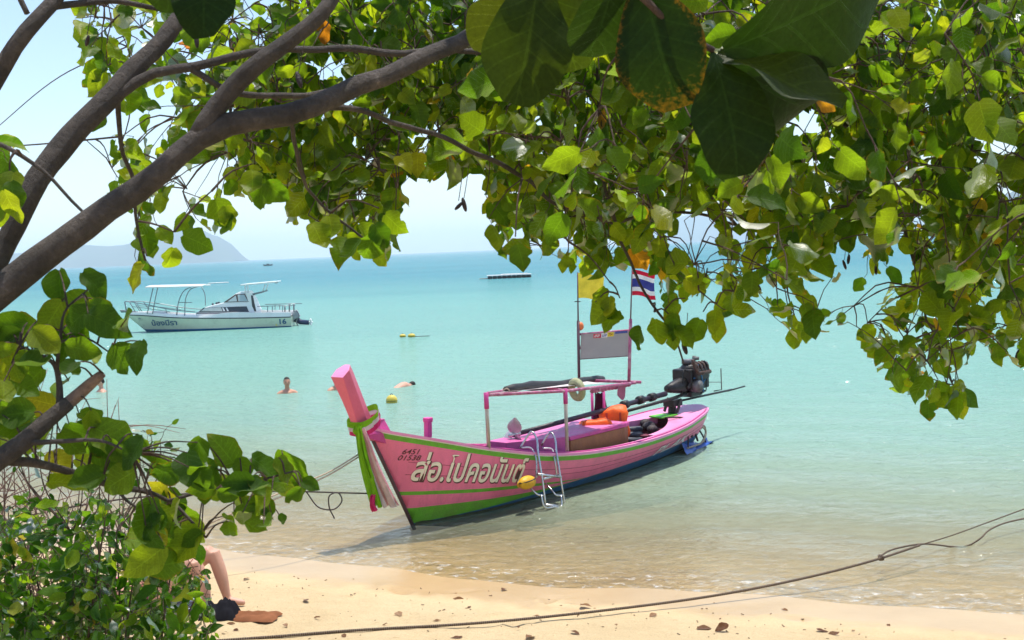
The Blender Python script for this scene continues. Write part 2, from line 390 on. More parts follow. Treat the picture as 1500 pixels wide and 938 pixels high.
PB = Hull(onz(605, 770, 0)[:2], (2.95, 18.85))
boat = empty('long_tail_boat', (*PB.B, 0), PB.rz, label='pink wooden long-tail boat with green trim grounded at the water edge', cat='boat')
bG = crom([-.66, -.45, -.2, 0, .5, 1, 1.5, 2, 3, 4, 5, 5.8, 6.2, 6.45, 6.6], [.05, .155, .275, .36, .5, .6, .66, .70, .76, .76, .68, .53, .40, .25, .04])
zG = crom([-.66, -.39, -.08, .27, .65, 1.17, 1.77, 2.43, 3.16, 4, 4.71, 5.34, 5.8, 6.6], [1.275, 1.19, 1.10, 1.0, .89, .76, .63, .54, .49, .47, .48, .51, .55, .60])
bW_ = crom([0, .4, .9, 1.71, 2.55, 3.63, 4.72, 5.6, 6.3, 6.6], [0, .13, .25, .35, .39, .40, .29, .16, .05, .0])
bW = lambda u: max(0, bW_(u)) if u > 0 else 0
zlow = lambda u: -1.95 * u if u < 0 else max(0, (u - 6.2) * .55)
def vat(u, z):
    z0 = zlow(u); k = (z - z0) / max(1e-4, zG(u) - z0); k = min(1, max(0, k))
    return bW(u) + (bG(u) - bW(u)) * k + .035 * math.sin(k * PI) * min(1, max(0, u + .7))
lev = [crom([-.7, 6.6], [0, 0]),
       crom([-.7, 0, .9, 1.7, 2.5, 3.6, 5, 6, 6.6], [.03, .03, .05, .08, .125, .165, .185, .22, .27]),
       crom([-.7, 0, .9, 1.7, 2.3, 2.8, 6.6], [.24, .23, .18, .14, .13, .14, .272]),
       crom([-.7, -.2, .8, 1.7, 2.3, 2.8, 6.6], [.44, .41, .30, .215, .165, .14, .264]),
       crom([-.7, -.2, .8, 1.7, 2.3, 2.8, 6.6], [.48, .455, .345, .255, .185, .143, .266])]
for i in (2, 3, 4):
    g0 = lev[i]; lev[i] = (lambda u, g0=g0, e=.001 * i: max(g0(u), lev[1](u) + e) if u < 2.8 else lev[1](u) + e)
us = list(np.linspace(-.66, 0, 23)) + list(np.linspace(.07, 6.6, 84))
def side_rows(u):
    z0 = zlow(u); zt = zG(u); gs = .075
    zs = [z0 if i == 0 else max(z0, min(f(u), zt - gs)) for i, f in enumerate(lev)]
    a = zs[4]; b_ = max(a, zt - gs)
    zs += [a + (b_ - a) * q for q in (.2, .4, .6, .8, 1)] + [max(b_, zt - .016), zt]
    return zs
BANDM = [0, 1, 2, 1, 2, 2, 2, 2, 2, 1, 3]   # material of each band: 0 blue 1 green 2 pink 3 white
BLUE = paint('hull_blue', (.022, .11, .27), .4, .3, 5, dirt=(.05, .10, .11), dirt_amt=.6)
GREEN = paint('trim_green', (.13, .42, .03), .42, .15, 9, dirt=(.16, .22, .06), dirt_amt=.5)
PINK = paint('hull_pink', (.82, .19, .33), .42, .10, 3, dirt=(.58, .15, .23), dirt_amt=.6, bump=.012, streak=True, dscale=5)
LPINK = paint('deck_pink', (.86, .30, .52), .4, .08, 5, dirt=(.70, .22, .42), dirt_amt=.5)
WHITE = paint('white_paint', (.80, .78, .74), .4, .06, 8, dirt=(.5, .45, .4), dirt_amt=.5)
MAG = paint('magenta_paint', (.56, .06, .27), .42, .15, 8, dirt=(.35, .06, .17), dirt_amt=.5)
INNER = paint('bilge_red', (.17, .03, .055), .6, .35, 6, dirt=(.06, .03, .03), dirt_amt=.7)
BROWN = paint('brown_wood', (.30, .125, .045), .5, .2, 7, dirt=(.2, .08, .03), dirt_amt=.5)
STEEL = paint('stainless_steel', (.55, .55, .54), .30, .08, 20, metal=1.0, bump=0)
IRON = paint('black_iron', (.014, .013, .014), .42, .5, 12, dirt=(.05, .03, .02), dirt_amt=.5)
ALLOY = paint('cast_alloy', (.17, .17, .165), .5, .35, 14, metal=.3, dirt=(.05, .04, .035), dirt_amt=.8)
POST = paint('galvanised_post', (.45, .40, .34), .45, .15, 10, metal=.3)
mb = MB()
for sgn in (1, -1):
    g = [[(u, -sgn * vat(u, z), z) for z in side_rows(u)] for u in us]
    n = len(g[0])
    vs = [p for r in g for p in r]
    for i in range(len(us) - 1):
        for j in range(n - 1):
            q = (i*n+j, i*n+j+1, (i+1)*n+j+1, (i+1)*n+j)
            mb.add([vs[k] for k in q], [(0, 1, 2, 3)], BANDM[j], True)
    # below the water
    for i in range(len(us) - 1):
        q = []
        for u in (us[i], us[i+1]):
            kz = zlow(u) - .28 * min(1, max(0, u / 1.2)) * min(1, max(0, (6.6 - u) / .8))
            q += [(u, -sgn * vat(u, zlow(u)), zlow(u)), (u, 0, kz)]
        mb.add(q, [(0, 2, 3, 1)], 0, True)
hull = mb.build('hull', [BLUE, GREEN, PINK, WHITE], boat, clean=True)
for sgn in (1, -1):   # algae line along the water
    MB().sheet([[(u, -sgn * (vat(u, zlow(u) + h_) + .003), zlow(u) + h_) for h_ in (-.01, .02, .035 + .018 * mn.noise(Vector((u * 5, sgn, 0))))] for u in np.linspace(.02, 6.1, 120)]).build('algae_line', paint('algae', (.045, .06, .03), .7, .5, 20), hull)
for q in (.36, .62):   # darker plank seams along the near and far side
    for sgn in (1, -1):
        pts = []
        for u in np.linspace(-.2, 6.2, 60):
            z0 = max(lev[4](u), zlow(u)); z = z0 + (zG(u) - .08 - z0) * q; pts.append((u, -sgn * (vat(u, z) + .0005), z))
        MB().tube(pts, .0035, 5).build('plank_seam', paint('seam_dark', (.34, .08, .12), .6, .4, 20), hull)
# gunwale cap and inner faces
cap = MB(); inn = MB(); GWD = .105
for sgn in (1, -1):
    rows = []; irow = []
    for u in [q for q in us if q < 5.55]:
        v = bG(u); vi = max(0.0, v - GWD); z = zG(u)
        rows.append([(u, -sgn * (v + .012), z - .004), (u, -sgn * (v + .012), z + .028), (u, -sgn * vi, z + .032), (u, -sgn * vi, z - .05)])
        irow.append([(u, -sgn * max(0, vi - .004), z - .03), (u, -sgn * max(0, min(vi - .03, vat(u, max(.16, zlow(u) + .16)) - .05)), max(.16, zlow(u) + .16))])
    cap.sheet(rows, 0, False); inn.sheet(irow, 0)
cap.build('gunwale', LPINK, boat)
inn.build('inner_planking', INNER, boat)
fl = MB(); fl.sheet([[(u, -s_ * max(.0, min(bG(u) - .15, vat(u, .17) - .06)), .17 + max(0, zlow(u))) for s_ in (1, .5, 0, -.5, -1)] for u in np.linspace(.15, 5.9, 40)])
fl.build('floor_boards', INNER, boat)
# foredeck planks
fd = [[(u, -s_ * max(0, bG(u) - .09), zG(u) - .02 + .03 * (1 - s_ * s_)) for s_ in np.linspace(1, -1, 7)] for u in np.linspace(-.6, .55, 10)]
MB().sheet(fd).build('foredeck', paint('foredeck_dark', (.10, .035, .08), .5, .3, 8), boat)
# stern deck with its oval opening left open forward
sd_ = []
for u in np.linspace(5.5, 6.6, 16):
    sd_.append([(u, -s_ * (bG(u) + .012), zG(u) + .030) for s_ in np.linspace(1, -1, 13)])
st = MB().sheet(sd_)
st.sheet([[(u, -s_ * (bG(u) + .012), zG(u) + .030), (u, -s_ * (bG(u) + .012), zG(u) - .004)] for s_ in (1,) for u in np.linspace(5.5, 6.6, 16)])
st.sheet([[(u, (bG(u) + .012), zG(u) + .030), (u, (bG(u) + .012), zG(u) - .004)] for u in np.linspace(5.5, 6.6, 16)])
st.build('stern_deck', LPINK, boat)
for sgn in (1, -1):   # curved quarter knees that narrow the well towards the stern deck
    kn = []
    for u in np.linspace(4.3, 5.52, 16):
        k = (u - 4.3) / 1.22; wv = .10 + .30 * k ** 2.2
        v = bG(u); kn.append([(u, -sgn * (v - .08), zG(u) + .036), (u, -sgn * max(.02, v - .10 - wv), zG(u) + .036), (u, -sgn * max(.02, v - .10 - wv), zG(u) - .06)])
    MB().sheet(kn, 0, False).build('quarter_knee', LPINK, boat)
# rub line on gunwale
for sgn in (1, -1):
    MB().tube([(u, -sgn * (bG(u) - .03), zG(u) + .036) for u in np.linspace(.6, 6.3, 50)], .011, 5).build('gunwale_line', MAG, boat)
# stem batten, dark edge at the cutwater
MB().tube([(0.02, 0, -.05), (-.2, 0, .39), (-.45, 0, .878), (-.66, 0, 1.287)], .024, 6).build('cutwater', paint('stem_dark', (.10, .05, .06), .5, .3), boat)
# raised prow board
def prow():
    f = crom([0, .5, 1], [[-.80, .25, 1.20], [-.935, .195, 1.58], [-1.085, .17, 1.93]])   # front u, length, z of front edge
    rows = []
    for k in np.linspace(0, 1, 8):
        fu, ln, z = f(k); hw = .035 + .07 * k; top = .13 * k
        bz = z + (0.02 if k < 1 else 0) + top
        rows.append([(fu, -hw, z), (fu, hw, z), (fu + ln * .55, .08 + .03 * k, z + top * .6), (fu + ln, .045, bz), (fu + ln, -.045, bz), (fu + ln * .55, -.08 - .03 * k, z + top * .6)])
    m = MB(); n = 6; vs = [p for r in rows for p in r]
    fs = [(i*n+k, i*n+(k+1) % n, (i+1)*n+(k+1) % n, (i+1)*n+k) for i in range(7) for k in range(n)]
    m.add(vs, fs + [tuple(range(n))[::-1]], 0); m.add(rows[-1], [(0, 1, 2, 3, 4, 5)], 1)
    return m
pr = prow().build('prow', [paint('prow_pink', (.66, .12, .20), .36, .07, 4, dirt=(.5, .1, .16), dirt_amt=.4), LPINK], boat, clean=True, bevel=.006)
# stem block joining prow and hull
mb = MB(); mb.add([(-.80, -.075, 1.22), (-.80, .075, 1.22), (-.40, .13, 1.21), (-.40, -.13, 1.21), (-.62, -.04, 1.14), (-.62, .04, 1.14), (-.40, .10, 1.05), (-.40, -.10, 1.05),
                   (-.80, -.07, 1.36), (-.80, .07, 1.36), (-.44, .06, 1.37), (-.44, -.06, 1.37)],
                  [(8, 9, 10, 11), (0, 3, 11, 8), (1, 9, 10, 2), (2, 10, 11, 3), (0, 8, 9, 1), (0, 4, 7, 3), (1, 2, 6, 5), (0, 1, 5, 4), (4, 5, 6, 7), (3, 7, 6, 2)])
mb.build('stem_block', MAG, boat, bevel=.008)
# mooring post on the far gunwale
p0 = PB.at(627, 641, -.36)
mb = MB(); mb.bar(p0, p0 + Vector((.01, 0, .20)), .085, .075); mb.box(p0 + Vector((.012, 0, .225)), (.092, .10, .06))
mb.build('bollard', paint('hot_pink', (.80, .07, .33), .4), boat, bevel=.012)

# lettering painted on the near side
def hull_text(name, body, uc, zc, size, mat, shear=0, bold=0, sx=1.0, lift=.006, slope=0.0, du=0, dz=0):
    vs, fs = text_mesh(body, 1.0, shear, bold, sx)
    xs = [p[0] for p in vs]; ys = [p[1] for p in vs]; cx = (min(xs) + max(xs)) / 2; cy_ = (min(ys) + max(ys)) / 2
    o = []
    for x, y in vs:
        u = uc + (x - cx) * size + du; z = zc + (y - cy_) * size + slope * (x - cx) * size + dz
        o.append((u, -(vat(u, z) + lift), z))
    return MB().add(o, fs).build(name, mat, boat)
CREAM = paint('cream_letter_paint', (.86, .80, .64), .5, .1); INK = paint('dark_letter_paint', (.09, .03, .03), .5, .2)
def pix_uz(px, py):
    v = .5
    for _ in range(80):
        p = PB.at(px, py, v); v += .3 * (vat(p.x, p.z) - v)
    return p.x, p.z
ua, za = pix_uz(613, 690); ub, zb_ = pix_uz(779, 697)
uc, zc = pix_uz(697, 686)
nm = 'ส่อ.โป่คอนันต์'
vs_, _ = text_mesh(nm); wdt = max(p[0] for p in vs_) - min(p[0] for p in vs_); hgt_ = max(p[1] for p in vs_) - min(p[1] for p in vs_)
SZ = .41; sxx = (ub - ua) / (wdt * SZ) * .93; slp = (zb_ - za) / (ub - ua) + .02
hull_text('name_shadow', nm, uc, zc, SZ, INK, .22, .036, sxx, .004, slp, .014, -.012)
hull_text('boat_name', nm, uc, zc, SZ, CREAM, .22, .017, sxx, .010, slp)
u1, z1 = pix_uz(602, 662)
hull_text('registration_number', '6451', u1, z1, .088, INK, .3, .008, 1.1, .006, -.12)
u1, z1 = pix_uz(600, 671)
hull_text('registration_number', '01538', u1, z1, .088, INK, .3, .008, 1.1, .006, -.12)
u1, z1 = pix_uz(985, 651)
hull_text('stern_letters', 'PL.AK', u1, z1, .17, paint('faded_white', (.78, .70, .70), .5, .2), .35, .02, 2.4, .014, .05)

# awning frame
def posts(name, a, b, r, mat): return MB().tube([a, b], r, 8, seg=1).build(name, mat, boat)
A0 = PB.at(716, 657, .56); A1 = PB.at(712, 579, .58); B0 = PB.at(831, 664, .66); B1 = PB.at(828, 573, .68); C1 = PB.at(931, 561, .62)
posts('awning_post', A0, A1, .024, POST); posts('awning_post', B0, B1, .024, POST)
for a, b in ((A0, A1), (B0, B1)):
    d_ = (b - a).normalized(); MB().tube([b - d_ * .17, b + d_ * .03], .03, 8, seg=1).build('post_sleeve', MAG, boat)
D0 = PB.at(869, 640, -.30); D1 = PB.at(867, 573, -.30); E0 = PB.at(886, 640, -.05); E1 = PB.at(884, 571, -.05)
posts('awning_post', D0, D1, .022, MAG); posts('awning_post', E0, E1, .022, MAG)
RAIL = paint('rail_pink', (.40, .09, .19), .5, .3, 14, dirt=(.62, .5, .52), dirt_amt=.6, dscale=9)
MB().tube([A1, B1, C1], .021, 8).build('awning_rail', RAIL, boat)
MF = PB.at(848, 557, -.28)
MB().tube([A1 + Vector((.03, 0, .02)), MF], .020, 8).build('awning_rail', RAIL, boat)
MB().tube([MF + Vector((-.03, .12, 0)), C1 + Vector((.02, -.08, .01))], .022, 8).build('awning_rail', RAIL, boat)
MB().tube([B1 + Vector((0, 0, .01)), B1 + Vector((.12, .75, .03))], .016, 8).build('awning_rail', RAIL, boat)
# aft bundle of rail wrappings
mb = MB(); a = PB.at(868, 573, .35); b = PB.at(921, 563, .55)
for k in np.linspace(0, 1, 12):
    p = a + (b - a) * k; mb.ball(p, (.05, .032, .032 + .014 * random.random()), 8, 5)
mb.build('rail_wrapping', RAIL, boat)
# furled awning: long black roll with rope ends, white sheet below it
R0_ = PB.at(741, 571, .50); R1_ = PB.at(883, 556, -.12)
rl = [R0_ + (R1_ - R0_) * k + Vector((0, 0, .018 * math.sin(k * 9))) for k in np.linspace(0, 1, 14)]
tag(MB().tube([boat_p for boat_p in rl], [.042 + .014 * abs(math.sin(i * 1.7)) + .014 * (2 < i < 10) for i in range(14)], 9).build('awning_roll', paint('black_tarp', (.03, .028, .03), .55, .4, 10), boat))
sh = []
for k in np.linspace(0, 1, 12):
    p = A1 + (MF - A1) * k * .95; q = A1 + (C1 - A1) * k * .8
    sh.append([p + (q - p) * t_ + Vector((0, 0, .03 - .02 * math.sin(t_ * PI))) for t_ in np.linspace(.05, .9, 6)])
MB().sheet(sh).build('awning_sheet', cloth('white_sheet', (.74, .70, .70), .25), boat)
mb = MB(); mb.tube([R0_ + Vector((0.0, 0, .0)) + Vector((.04 * math.cos(q), .05 * math.sin(q), .02 * math.sin(2 * q))) for q in np.linspace(0, 9, 26)], .009, 5)
mb.build('rope_lashing', paint('old_rope', (.42, .34, .25), .8, .3, 30), boat)
# masts, sign board
M1t = PB.at(846, 399, -.28); M2f = PB.at(921, 560, .56); M2t = PB.at(926, 392, .56)
MB().tube([MF - Vector((0, 0, .12)), MF + (M1t - MF) * .55], .022, 8, seg=2).build('mast', paint('mast_dark', (.12, .06, .08), .5, .3), boat)
MB().tube([MF + (M1t - MF) * .54, M1t], [.012, .008], 7, seg=2).build('mast', paint('mast_dark', (.12, .06, .08)), boat)
MB().tube([M2f - Vector((0, 0, .05)), M2f + (M2t - M2f) * .55], .024, 8, seg=2).build('mast', RAIL, boat)
MB().tube([M2f + (M2t - M2f) * .54, M2t], [.011, .008], 7, seg=2).build('mast', paint('mast_dark', (.12, .06, .08)), boat)
T1 = PB.at(850, 490, -.28); T2 = PB.at(925, 484, .56); U1_ = PB.at(849, 526, -.28); U2_ = PB.at(923, 521, .56)
MB().tube([T1, T2], .019, 8, seg=1).build('sign_rail', RAIL, boat); MB().tube([U1_, U2_], .012, 8, seg=1).build('sign_rail', paint('mast_dark', (.12, .06, .08)), boat)
MB().tube([T1 + (U1_ - T1) * .6, T1 + (T2 - T1) * .10], .010, 6, seg=1).build('sign_brace', RAIL, boat)
off = Vector((-.02, 0, 0)); q1 = T1 + (T2 - T1) * .03; q2 = T1 + (T2 - T1) * .97; q4 = U1_ + (U2_ - U1_) * .03; q3 = U1_ + (U2_ - U1_) * .97
mb = MB(); mb.add([q1, q2, q3, q4, q1 + off, q2 + off, q3 + off, q4 + off], [(0, 1, 2, 3), (7, 6, 5, 4), (0, 4, 5, 1), (1, 5, 6, 2), (2, 6, 7, 3), (3, 7, 4, 0)])
sign = mb.build('sign_board', cloth('sign_sheet', (.52, .50, .47), .35, .06, 4), boat)
def on_sign(x, y, lift): return q1 + (q2 - q1) * x + (q4 - q1) * y + Vector((-.02 - lift, 0, 0))
def sign_patch(name, x0, x1, y0, y1, mat, parent=sign):
    MB().add([on_sign(x0, y0, .003), on_sign(x1, y0, .003), on_sign(x1, y1, .003), on_sign(x0, y1, .003)], [(0, 1, 2, 3)]).build(name, mat, parent)
def sign_text(body, x0, x1, y0, y1, mat):
    vs, fs = text_mesh(body, 1, .2, .02); xs = [p[0] for p in vs]; ys = [p[1] for p in vs]
    o = [on_sign(x0 + (x1 - x0) * (p[0] - min(xs)) / (max(xs) - min(xs)), y1 + (y0 - y1) * (p[1] - min(ys)) / (max(ys) - min(ys)), .006) for p in vs]
    MB().add(o, fs).build('sign_lettering', mat, sign)
RED = paint('sign_red', (.62, .03, .05), .5); NAVY = paint('sign_navy', (.05, .08, .30), .5); YEL = paint('sign_yellow', (.80, .62, .03), .5)
sign_patch('red_patch', .27, .43, .03, .20, RED); sign_patch('white_patch', .435, .56, .03, .20, WHITE); sign_patch('yellow_patch', .555, .69, .01, .18, YEL); sign_patch('navy_patch', .72, .97, .0, .09, NAVY)
sign_text('สส', .29, .41, .06, .17, WHITE); sign_text('มล', .455, .545, .06, .17, NAVY); sign_text('704', .58, .67, .04, .15, paint('sign_brown', (.30, .12, .02)))
# orange lamp and arms on the masts
pl = PB.at(850, 478, -.28); MB().ball(pl, (.055, .055, .065), 10, 8).build('mast_lamp', paint('orange_lamp', (.75, .20, .06), .4), boat)
MB().tube([PB.at(842, 442, -.28), PB.at(850, 442, -.28)], .008, 6, seg=1).build('mast_arm', IRON, boat)
MB().tube([PB.at(887, 487, .14), PB.at(887, 470, .14)], .012, 6, seg=1).build('mast_arm', IRON, boat)
# benches and locker amidships
def prism(name, pts, zb, zt, mat, bev=.006, parent=boat):
    m_ = MB(); n = len(pts); m_.add([(u, -v, zb) for u, v in pts] + [(u, -v, zt) for u, v in pts], [tuple(range(n)), tuple(range(n, 2*n))[::-1]] + [(i, (i+1) % n, n + (i+1) % n, n + i) for i in range(n)])
    return m_.build(name, mat, parent, clean=True, bevel=bev)
prism('front_locker', [(1.75, .02), (2.50, .46), (2.5, -.30), (1.75, -.30)], .15, .745, paint('locker_magenta', (.60, .12, .34), .42, .12, 8, dirt=(.4, .08, .2), dirt_amt=.4))
prism('engine_bench', [(2.52, .50), (3.78, .50), (3.95, .44), (3.95, -.46), (2.52, -.46)], .15, .69, BROWN)
prism('bench_rim', [(2.50, .515), (3.80, .515), (3.98, .45), (3.98, .38), (3.7, .44), (2.50, .44)], .695, .745, MAG)
prism('bench_top', [(2.52, .44), (3.7, .44), (3.98, .37), (3.98, -.46), (2.52, -.46)], .695, .735, paint('bench_pink', (.62, .18, .40), .45, .15, 8))
# orange life jackets
def soft_block(name, c, size, mat, label, cat, group=None, parent=None, seed=0):
    m_ = MB(); n = 10; g = []
    for i in range(n + 1):
        th = PI * i / n; row = []
        for k in range(17):
            q = 2 * PI * k / 16; e = .45
            f = lambda t_: math.copysign(abs(t_) ** e, t_)
            p = Vector((size[0] / 2 * f(math.sin(th)) * f(math.cos(q)), size[1] / 2 * f(math.sin(th)) * f(math.sin(q)), size[2] / 2 * f(math.cos(th))))
            p *= 1 + .30 * mn.noise(p * 7 + Vector((seed, 0, 0))); row.append(p + Vector(c))
        g.append(row)
    o = m_.sheet(g).build(name, mat, parent)
    return tag(o, label, cat, group)
ORANGE = paint('orange_nylon', (.90, .13, .01), .5, .12, 12)
pj = PB.world(PB.at(898, 620, .05)) + np.array([0, 0, .02]); lj = soft_block('life_jacket', pj, (.46, .22, .44), ORANGE, 'upright bright orange life jacket leaning on the boat bench', 'life jacket', seed=3)
strap = MB(); 
for dx in (-.1, .1): strap.bar(Vector(pj) + Vector((dx, -.115, -.15)), Vector(pj) + Vector((dx, -.115, .15)), .012, .03)
strap.build('strap', paint('strap_red', (.45, .05, .02)), lj)
pj = PB.world(PB.at(872, 628, .10)) + np.array([0, 0, .04]); soft_block('life_jacket', pj, (.44, .24, .20), ORANGE, 'flat orange life jacket lying on the pink bench', 'life jacket', seed=8)
# dark jacket hung on the aft post, green-grey tyre fender ring on the frame
mb = MB(); pc = PB.at(880, 606, -.15)
g = []
for k in np.linspace(0, 1, 9):
    g.append([pc + Vector((.12 * math.cos(q) * (.6 + .5 * k) + .03 * math.sin(9 * q + 5 * k), .10 * math.sin(q) * (.6 + .4 * k), .30 - .62 * k + .02 * math.sin(7 * q))) for q in np.linspace(0, 2 * PI, 17)])
hj = mb.sheet(g).build('hanging_jacket', cloth('dark_jacket', (.10, .02, .045), .05)); hj.location = (*PB.B, 0); hj.rotation_euler = (0, 0, PB.rz)
tag(hj, 'dark maroon jacket hanging from the boat awning post', 'jacket')
def torus(mb_, c, R1, r1, axis, n=22, k=8):
    a = Vector(axis).normalized(); e1 = a.orthogonal().normalized(); e2 = a.cross(e1)
    mb_.tube([Vector(c) + (e1 * math.cos(q) + e2 * math.sin(q)) * R1 for q in np.linspace(0, 2 * PI, n + 1)], r1, k, cap=False)
    return mb_
fr_ = torus(MB(), (0, 0, 0), .115, .05, (.75, .5, .1)).build('ring_fender', paint('ring_olive', (.36, .37, .20), .55, .25, 14)); fr_.location = PB.world(PB.at(845, 571, .5))
tag(fr_, 'olive ring fender tied to the pink awning rail', 'fender')
# pennant and bits of cloth hanging from the aft rail
mb = MB(); a = PB.at(905, 566, .55)
mb.sheet([[a + Vector((.10 * i, .02 * math.sin(3 * i + j), -.22 * j * (1 - abs(i - .9) * .5) )) for j in np.linspace(0, 1, 5)] for i in np.linspace(0, 1.6, 7)])
mb.build('cloth_scrap', cloth('faded_rag', (.45, .16, .24), .2), boat)

# ---- engine with its long tail
eng = empty('engine'); eng.parent = boat
def E_(px, py, v=0.0): return PB.at(px, py, v)
piv = E_(985, 603)
mb = MB(); mb.tube([piv - Vector((0, 0, .12)), piv + Vector((0, 0, .16))], [.09, .05], 10, seg=2); mb.box(piv + Vector((.02, 0, .14)), (.26, .2, .10)); mb.bar(piv + Vector((-.05, -.12, .0)), piv + Vector((.08, -.12, .2)), .03, .05); mb.bar(piv + Vector((-.05, .12, .0)), piv + Vector((.08, .12, .2)), .03, .05)
mb.build('pivot_mount', IRON, eng, bevel=.008)
S0 = E_(756, 636, -.10); S1 = E_(975, 577, 0)
MB().tube([S0, S1], [.032, .042], 9, seg=3).build('tail_shaft', paint('shaft_dark', (.035, .025, .04), .4, .3), eng)
MB().tube([E_(905, 606, .06), E_(985, 584, .06), E_(1005, 577, .06)], [.024, .028, .03], 8).build('shaft_brace', IRON, eng)
MB().tube([E_(905, 606, .06), E_(909, 596, .0)], .024, 8, seg=1).build('shaft_brace', IRON, eng)
for px, py in ((938, 586), (955, 582), (915, 593)):
    MB().tube([E_(px - 3, py + 1), E_(px + 3, py - .8)], .065, 10, seg=1).build('shaft_collar', IRON, eng)
# propeller at the shaft's inboard end
ax = (S0 - S1).normalized(); pc = S0 + ax * .04
MB().tube([S0 - ax * .05, S0 + ax * .14], [.045, .025], 10, seg=2).build('propeller_hub', STEEL, eng)
e1 = ax.orthogonal().normalized(); e2 = ax.cross(e1)
SIL = paint('blade_metal', (.55, .50, .50), .35, .12, 12, metal=.5)
for k in range(3):
    q = 2.2 + k * 2 * PI / 3; r_ = e1 * math.cos(q) + e2 * math.sin(q); t_ = -e1 * math.sin(q) + e2 * math.cos(q)
    g = []
    for i in np.linspace(0, 1, 8):
        wv = .09 * math.sin(PI * (.12 + .88 * i) ** .8) + .012
        g.append([pc + r_ * (.03 + .21 * i) + (t_ * .85 + ax * .5) * wv * j + ax * .02 * (1 - j * j) for j in np.linspace(-1, 1, 6)])
    MB().sheet(g).build('propeller_blade', SIL, eng)
# engine block
c0 = E_(1012, 556); rt = Matrix.Rotation(rad(14), 3, 'Y').transposed()
fwd = (S1 - S0).normalized()
mb = MB(); mb.box(c0 + Vector((.0, 0, .02)), (.56, .36, .34), 0); mb.ball(c0 + Vector((.04, 0, .17)), (.24, .17, .13), 14, 8); mb.box(c0 + Vector((-.02, -.2, .1)), (.36, .10, .18)); mb.box(c0 + Vector((.0, 0, -.22)), (.36, .22, .10))
mb.build('engine_block', IRON, eng, bevel=.025)
mb = MB(); a = c0 + Vector((-.25, 0, -.06)); mb.tube([a, a - fwd * .12, a - fwd * .30, a - fwd * .44], [.13, .125, .09, .06], 14); mb.build('gearbox', IRON, eng)
mb = MB(); a = c0 + Vector((-.16, -.2, -.08)); mb.tube([a + Vector((0, .06, 0)), a - Vector((0, .07, 0))], .10, 16, seg=1); mb.tube([a - Vector((0, .07, 0)), a - Vector((0, .09, 0))], .07, 12, seg=1); mb.build('flywheel_cover', ALLOY, eng)
mb = MB(); a = c0 + Vector((.27, 0, .06)); mb.tube([a, a + Vector((.07, 0, .01))], .15, 16, seg=1); mb.tube([a + Vector((.07, 0, .01)), a + Vector((.10, 0, .01))], .06, 12, seg=1)
for k in range(6):
    q = k * PI / 3; mb.bar(a + Vector((.085, .03 * math.cos(q), .03 * math.sin(q))), a + Vector((.085, .13 * math.cos(q), .13 * math.sin(q))), .05, .008)
mb.build('fan_pulley', IRON, eng)
mb = MB()
for k in range(4): mb.tube([c0 + Vector((-.15 + .1 * k, -.12, .28)), c0 + Vector((-.15 + .1 * k, -.21, .26)), c0 + Vector((-.15 + .1 * k, -.24, .12))], .024, 7, seg=5)
mb.tube([c0 + Vector((-.18, -.24, .12)), c0 + Vector((.20, -.24, .12))], .035, 8, seg=1); mb.tube([c0 + Vector((-.15, -.24, .12)), c0 + Vector((-.26, -.24, .25)), c0 + Vector((-.28, -.22, .36))], .026, 8, seg=6)
mb.build('exhaust_manifold', paint('rusty_iron', (.075, .04, .03), .6, .4, 20), eng)
mb = MB(); mb.tube([c0 + Vector((-.05, .02, .26)), c0 + Vector((-.05, .02, .33))], .10, 14, seg=1); mb.build('air_filter', paint('filter_grey', (.12, .12, .13), .4), eng)
mb = MB(); mb.tube([c0 + Vector((.1, -.05, .31)), c0 + Vector((.1, -.05, .36))], .05, 10, seg=1); mb.tube([c0 + Vector((.2, .06, .28)), c0 + Vector((.22, .06, .36))], .03, 8, seg=1); mb.build('filler_cap', ALLOY, eng)
for seed in range(7):
    rr = random.Random(seed + 40); p = [c0 + Vector((rr.uniform(-.25, .25), -.19 - rr.random() * .06, rr.uniform(-.2, .30))) for _ in range(4)]
    MB().tube(p, .010, 5, seg=12).build('hose', paint('blue_hose', (.03, .16, .36), .4) if seed < 3 else paint('black_hose', (.015, .015, .016), .5), eng)
MB().tube([c0 + Vector((-.22, -.1, .12)), c0 + Vector((-.36, -.1, .2)), c0 + Vector((-.40, -.1, .02)), c0 + Vector((-.42, -.08, -.22))], .012, 6, seg=10).build('hose', paint('black_hose', (.015, .015, .016), .5), eng)
clut = MB(); rr = random.Random(5)
for k in range(26):
    c_ = c0 + Vector((rr.uniform(-.30, .30), rr.uniform(-.22, .2), rr.uniform(-.2, .26))); clut.box(c_, (rr.uniform(.03, .11), rr.uniform(.03, .09), rr.uniform(.03, .10)), 0, Matrix.Rotation(rr.uniform(0, 3), 3, 'Y') @ Matrix.Rotation(rr.uniform(0, 3), 3, 'X'))
clut.build('engine_fittings', IRON, eng, bevel=.006)['kind'] = 'stuff'
MB().tube([E_(985, 590, .05), E_(1030, 580, .08), E_(1072, 571, .10)], .018, 8).build('tiller_arm', IRON, eng)
MB().tube([E_(1066, 573, .10), E_(1091, 566, .11)], .013, 8, seg=1).build('tiller_grip', paint('black_hose', (.015, .015, .016), .5), eng)
MB().tube([E_(1046, 573, .12), E_(1057, 571, .12), E_(1056, 540, .12)], .010, 6).build('throttle_lever', IRON, eng)
MB().tube([E_(1020, 560, .16), E_(1056, 560, .12)], .006, 5, seg=2).build('throttle_rod', ALLOY, eng)
prism('engine_pad', [(5.35, .10), (5.75, .14), (5.75, -.12), (5.4, -.18)], zG(5.6) + .034, zG(5.6) + .06, paint('pad_green', (.11, .50, .03), .45, .2))
